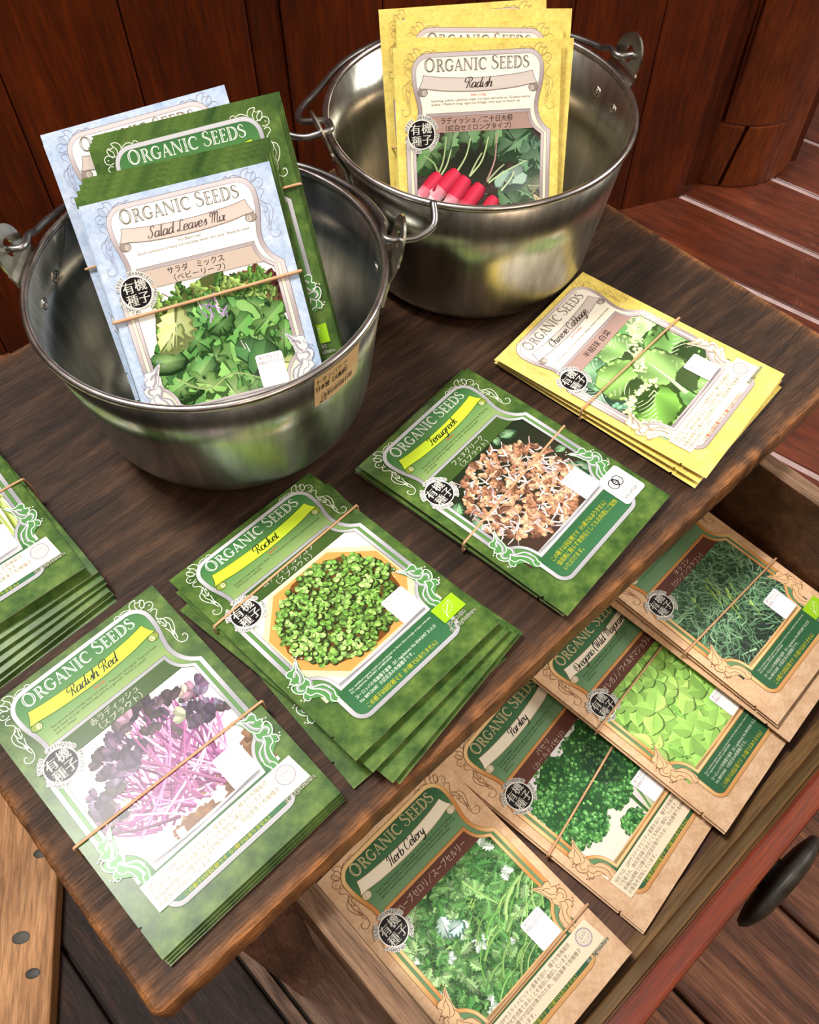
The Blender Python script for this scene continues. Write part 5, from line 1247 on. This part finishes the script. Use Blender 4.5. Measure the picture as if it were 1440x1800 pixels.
packet('blue_blank', 'blue', behind(p_sal, .0280, -.0100, .0392, .060), 'rearmost pale blue packet of the front bucket, peeping out at the left', G7)
band(p_sal, -.004, .597, 1.004, .564, .0042, 'orange tan rubber band across the Salad Leaves Mix packet', top=.0012, r=.0009)
band(p_bb, -.003, .70, 1.003, .69, .0042, 'tan rubber band round the pale blue packets at the back of the bucket')
# yellow packets standing in the right bucket
G8 = 'packets standing in the back bucket'
p_rad = (0.0456, 0.4856, 0.0714, 0.0664, 1.0522, 0.0541)
packet('rad', 'yellow', p_rad, 'yellow seed packet lettered Radish with red and white roots, standing in the back bucket', G8, A_rad, -0.0010, t=.0012)
packet('yellow_thin', 'yellow', behind(p_rad, .0030, -.0006, .0030, -.051), 'yellow packet edge just behind the Radish packet', G8, None, -.0006, t=.0010)
packet('yellow_thin', 'yellow', behind(p_rad, .0060, .0058, .0030, -.046), 'yellow packet leaning out on the right behind the Radish packet', G8)
p_y3 = behind(p_rad, .0095, .0002, .0120, -.048)
packet('yellow_title', 'yellow', p_y3, 'yellow packet with the top of its frame showing above the Radish packet', G8, art_plain('yellow'), t=.0010)
packet('yellow_thin', 'yellow', behind(p_rad, .0125, .0066, .0181, -.036), 'tall yellow packet reaching furthest right at the back of the bucket', G8)
packet('yellow_orn', 'yellow', behind(p_rad, .0155, -.0044, .0213, .020), 'rearmost yellow packet, tilted, its top corner touching the photo top', G8, art_plain('yellow'), t=.0010)
band(p_y3, -.010, .69, 1.014, .69, .0080, 'tan rubber band round the yellow packets behind the Radish packet', top=.0010)

# price sticker on the front bucket
BF = .036
P = Print()
c0 = (206, 170, 124); dk = (56, 40, 30)
for poly, colr, ly in (([(0, 0), (0, 1.0), (.985, 1.0), (1.0, .62), (1.0, 0)], c0, 1), ([(0, .40), (0, 1.0), (.985, 1.0), (1.04, .66), (.90, .585), (.60, .55)], mix(c0, (255, 240, 220), .12), 2)):
    for k in range(22):
        q = clip_half(clip_half(poly, 0, k * .05, 1), 0, (k + 1) * .05, -1)
        if len(q) > 2: P.poly('s', q, colr, ly, step=.05)
P.text('s', 'トタンバケツ', .06, .27, .20, dk, 3, width=.62)
P.text('s', '日本製（大阪府）', .04, .50, .20, dk, 3, width=.66, bold=.02)
rr = random.Random(4); x = .14
while x < .86:
    w = rr.choice([.008, .012, .02, .028]); P.poly('s', [(x, .70), (x + w, .70), (x + w, .86), (x, .86)], dk, 3, step=.05); x += w + rr.choice([.010, .014, .022])
P.text('s', '4 901 278 120', .14, .675, .07, dk, 3, width=.62); P.text('s', '雑貨', .10, .955, .08, dk, 3, bold=.02)
def tag_map(x, y, l):
    a = radians(-50.5 + 20.5 * x); z = .1015 - y * .0245 - x * .0012
    r = bucket_r(z) + .00030 + l * 4e-5
    return (r * cos(a), r * sin(a), z)
o = P.build('s', 'price_sticker', lb, M_inkm, tag_map)
o['label'] = 'beige price sticker'
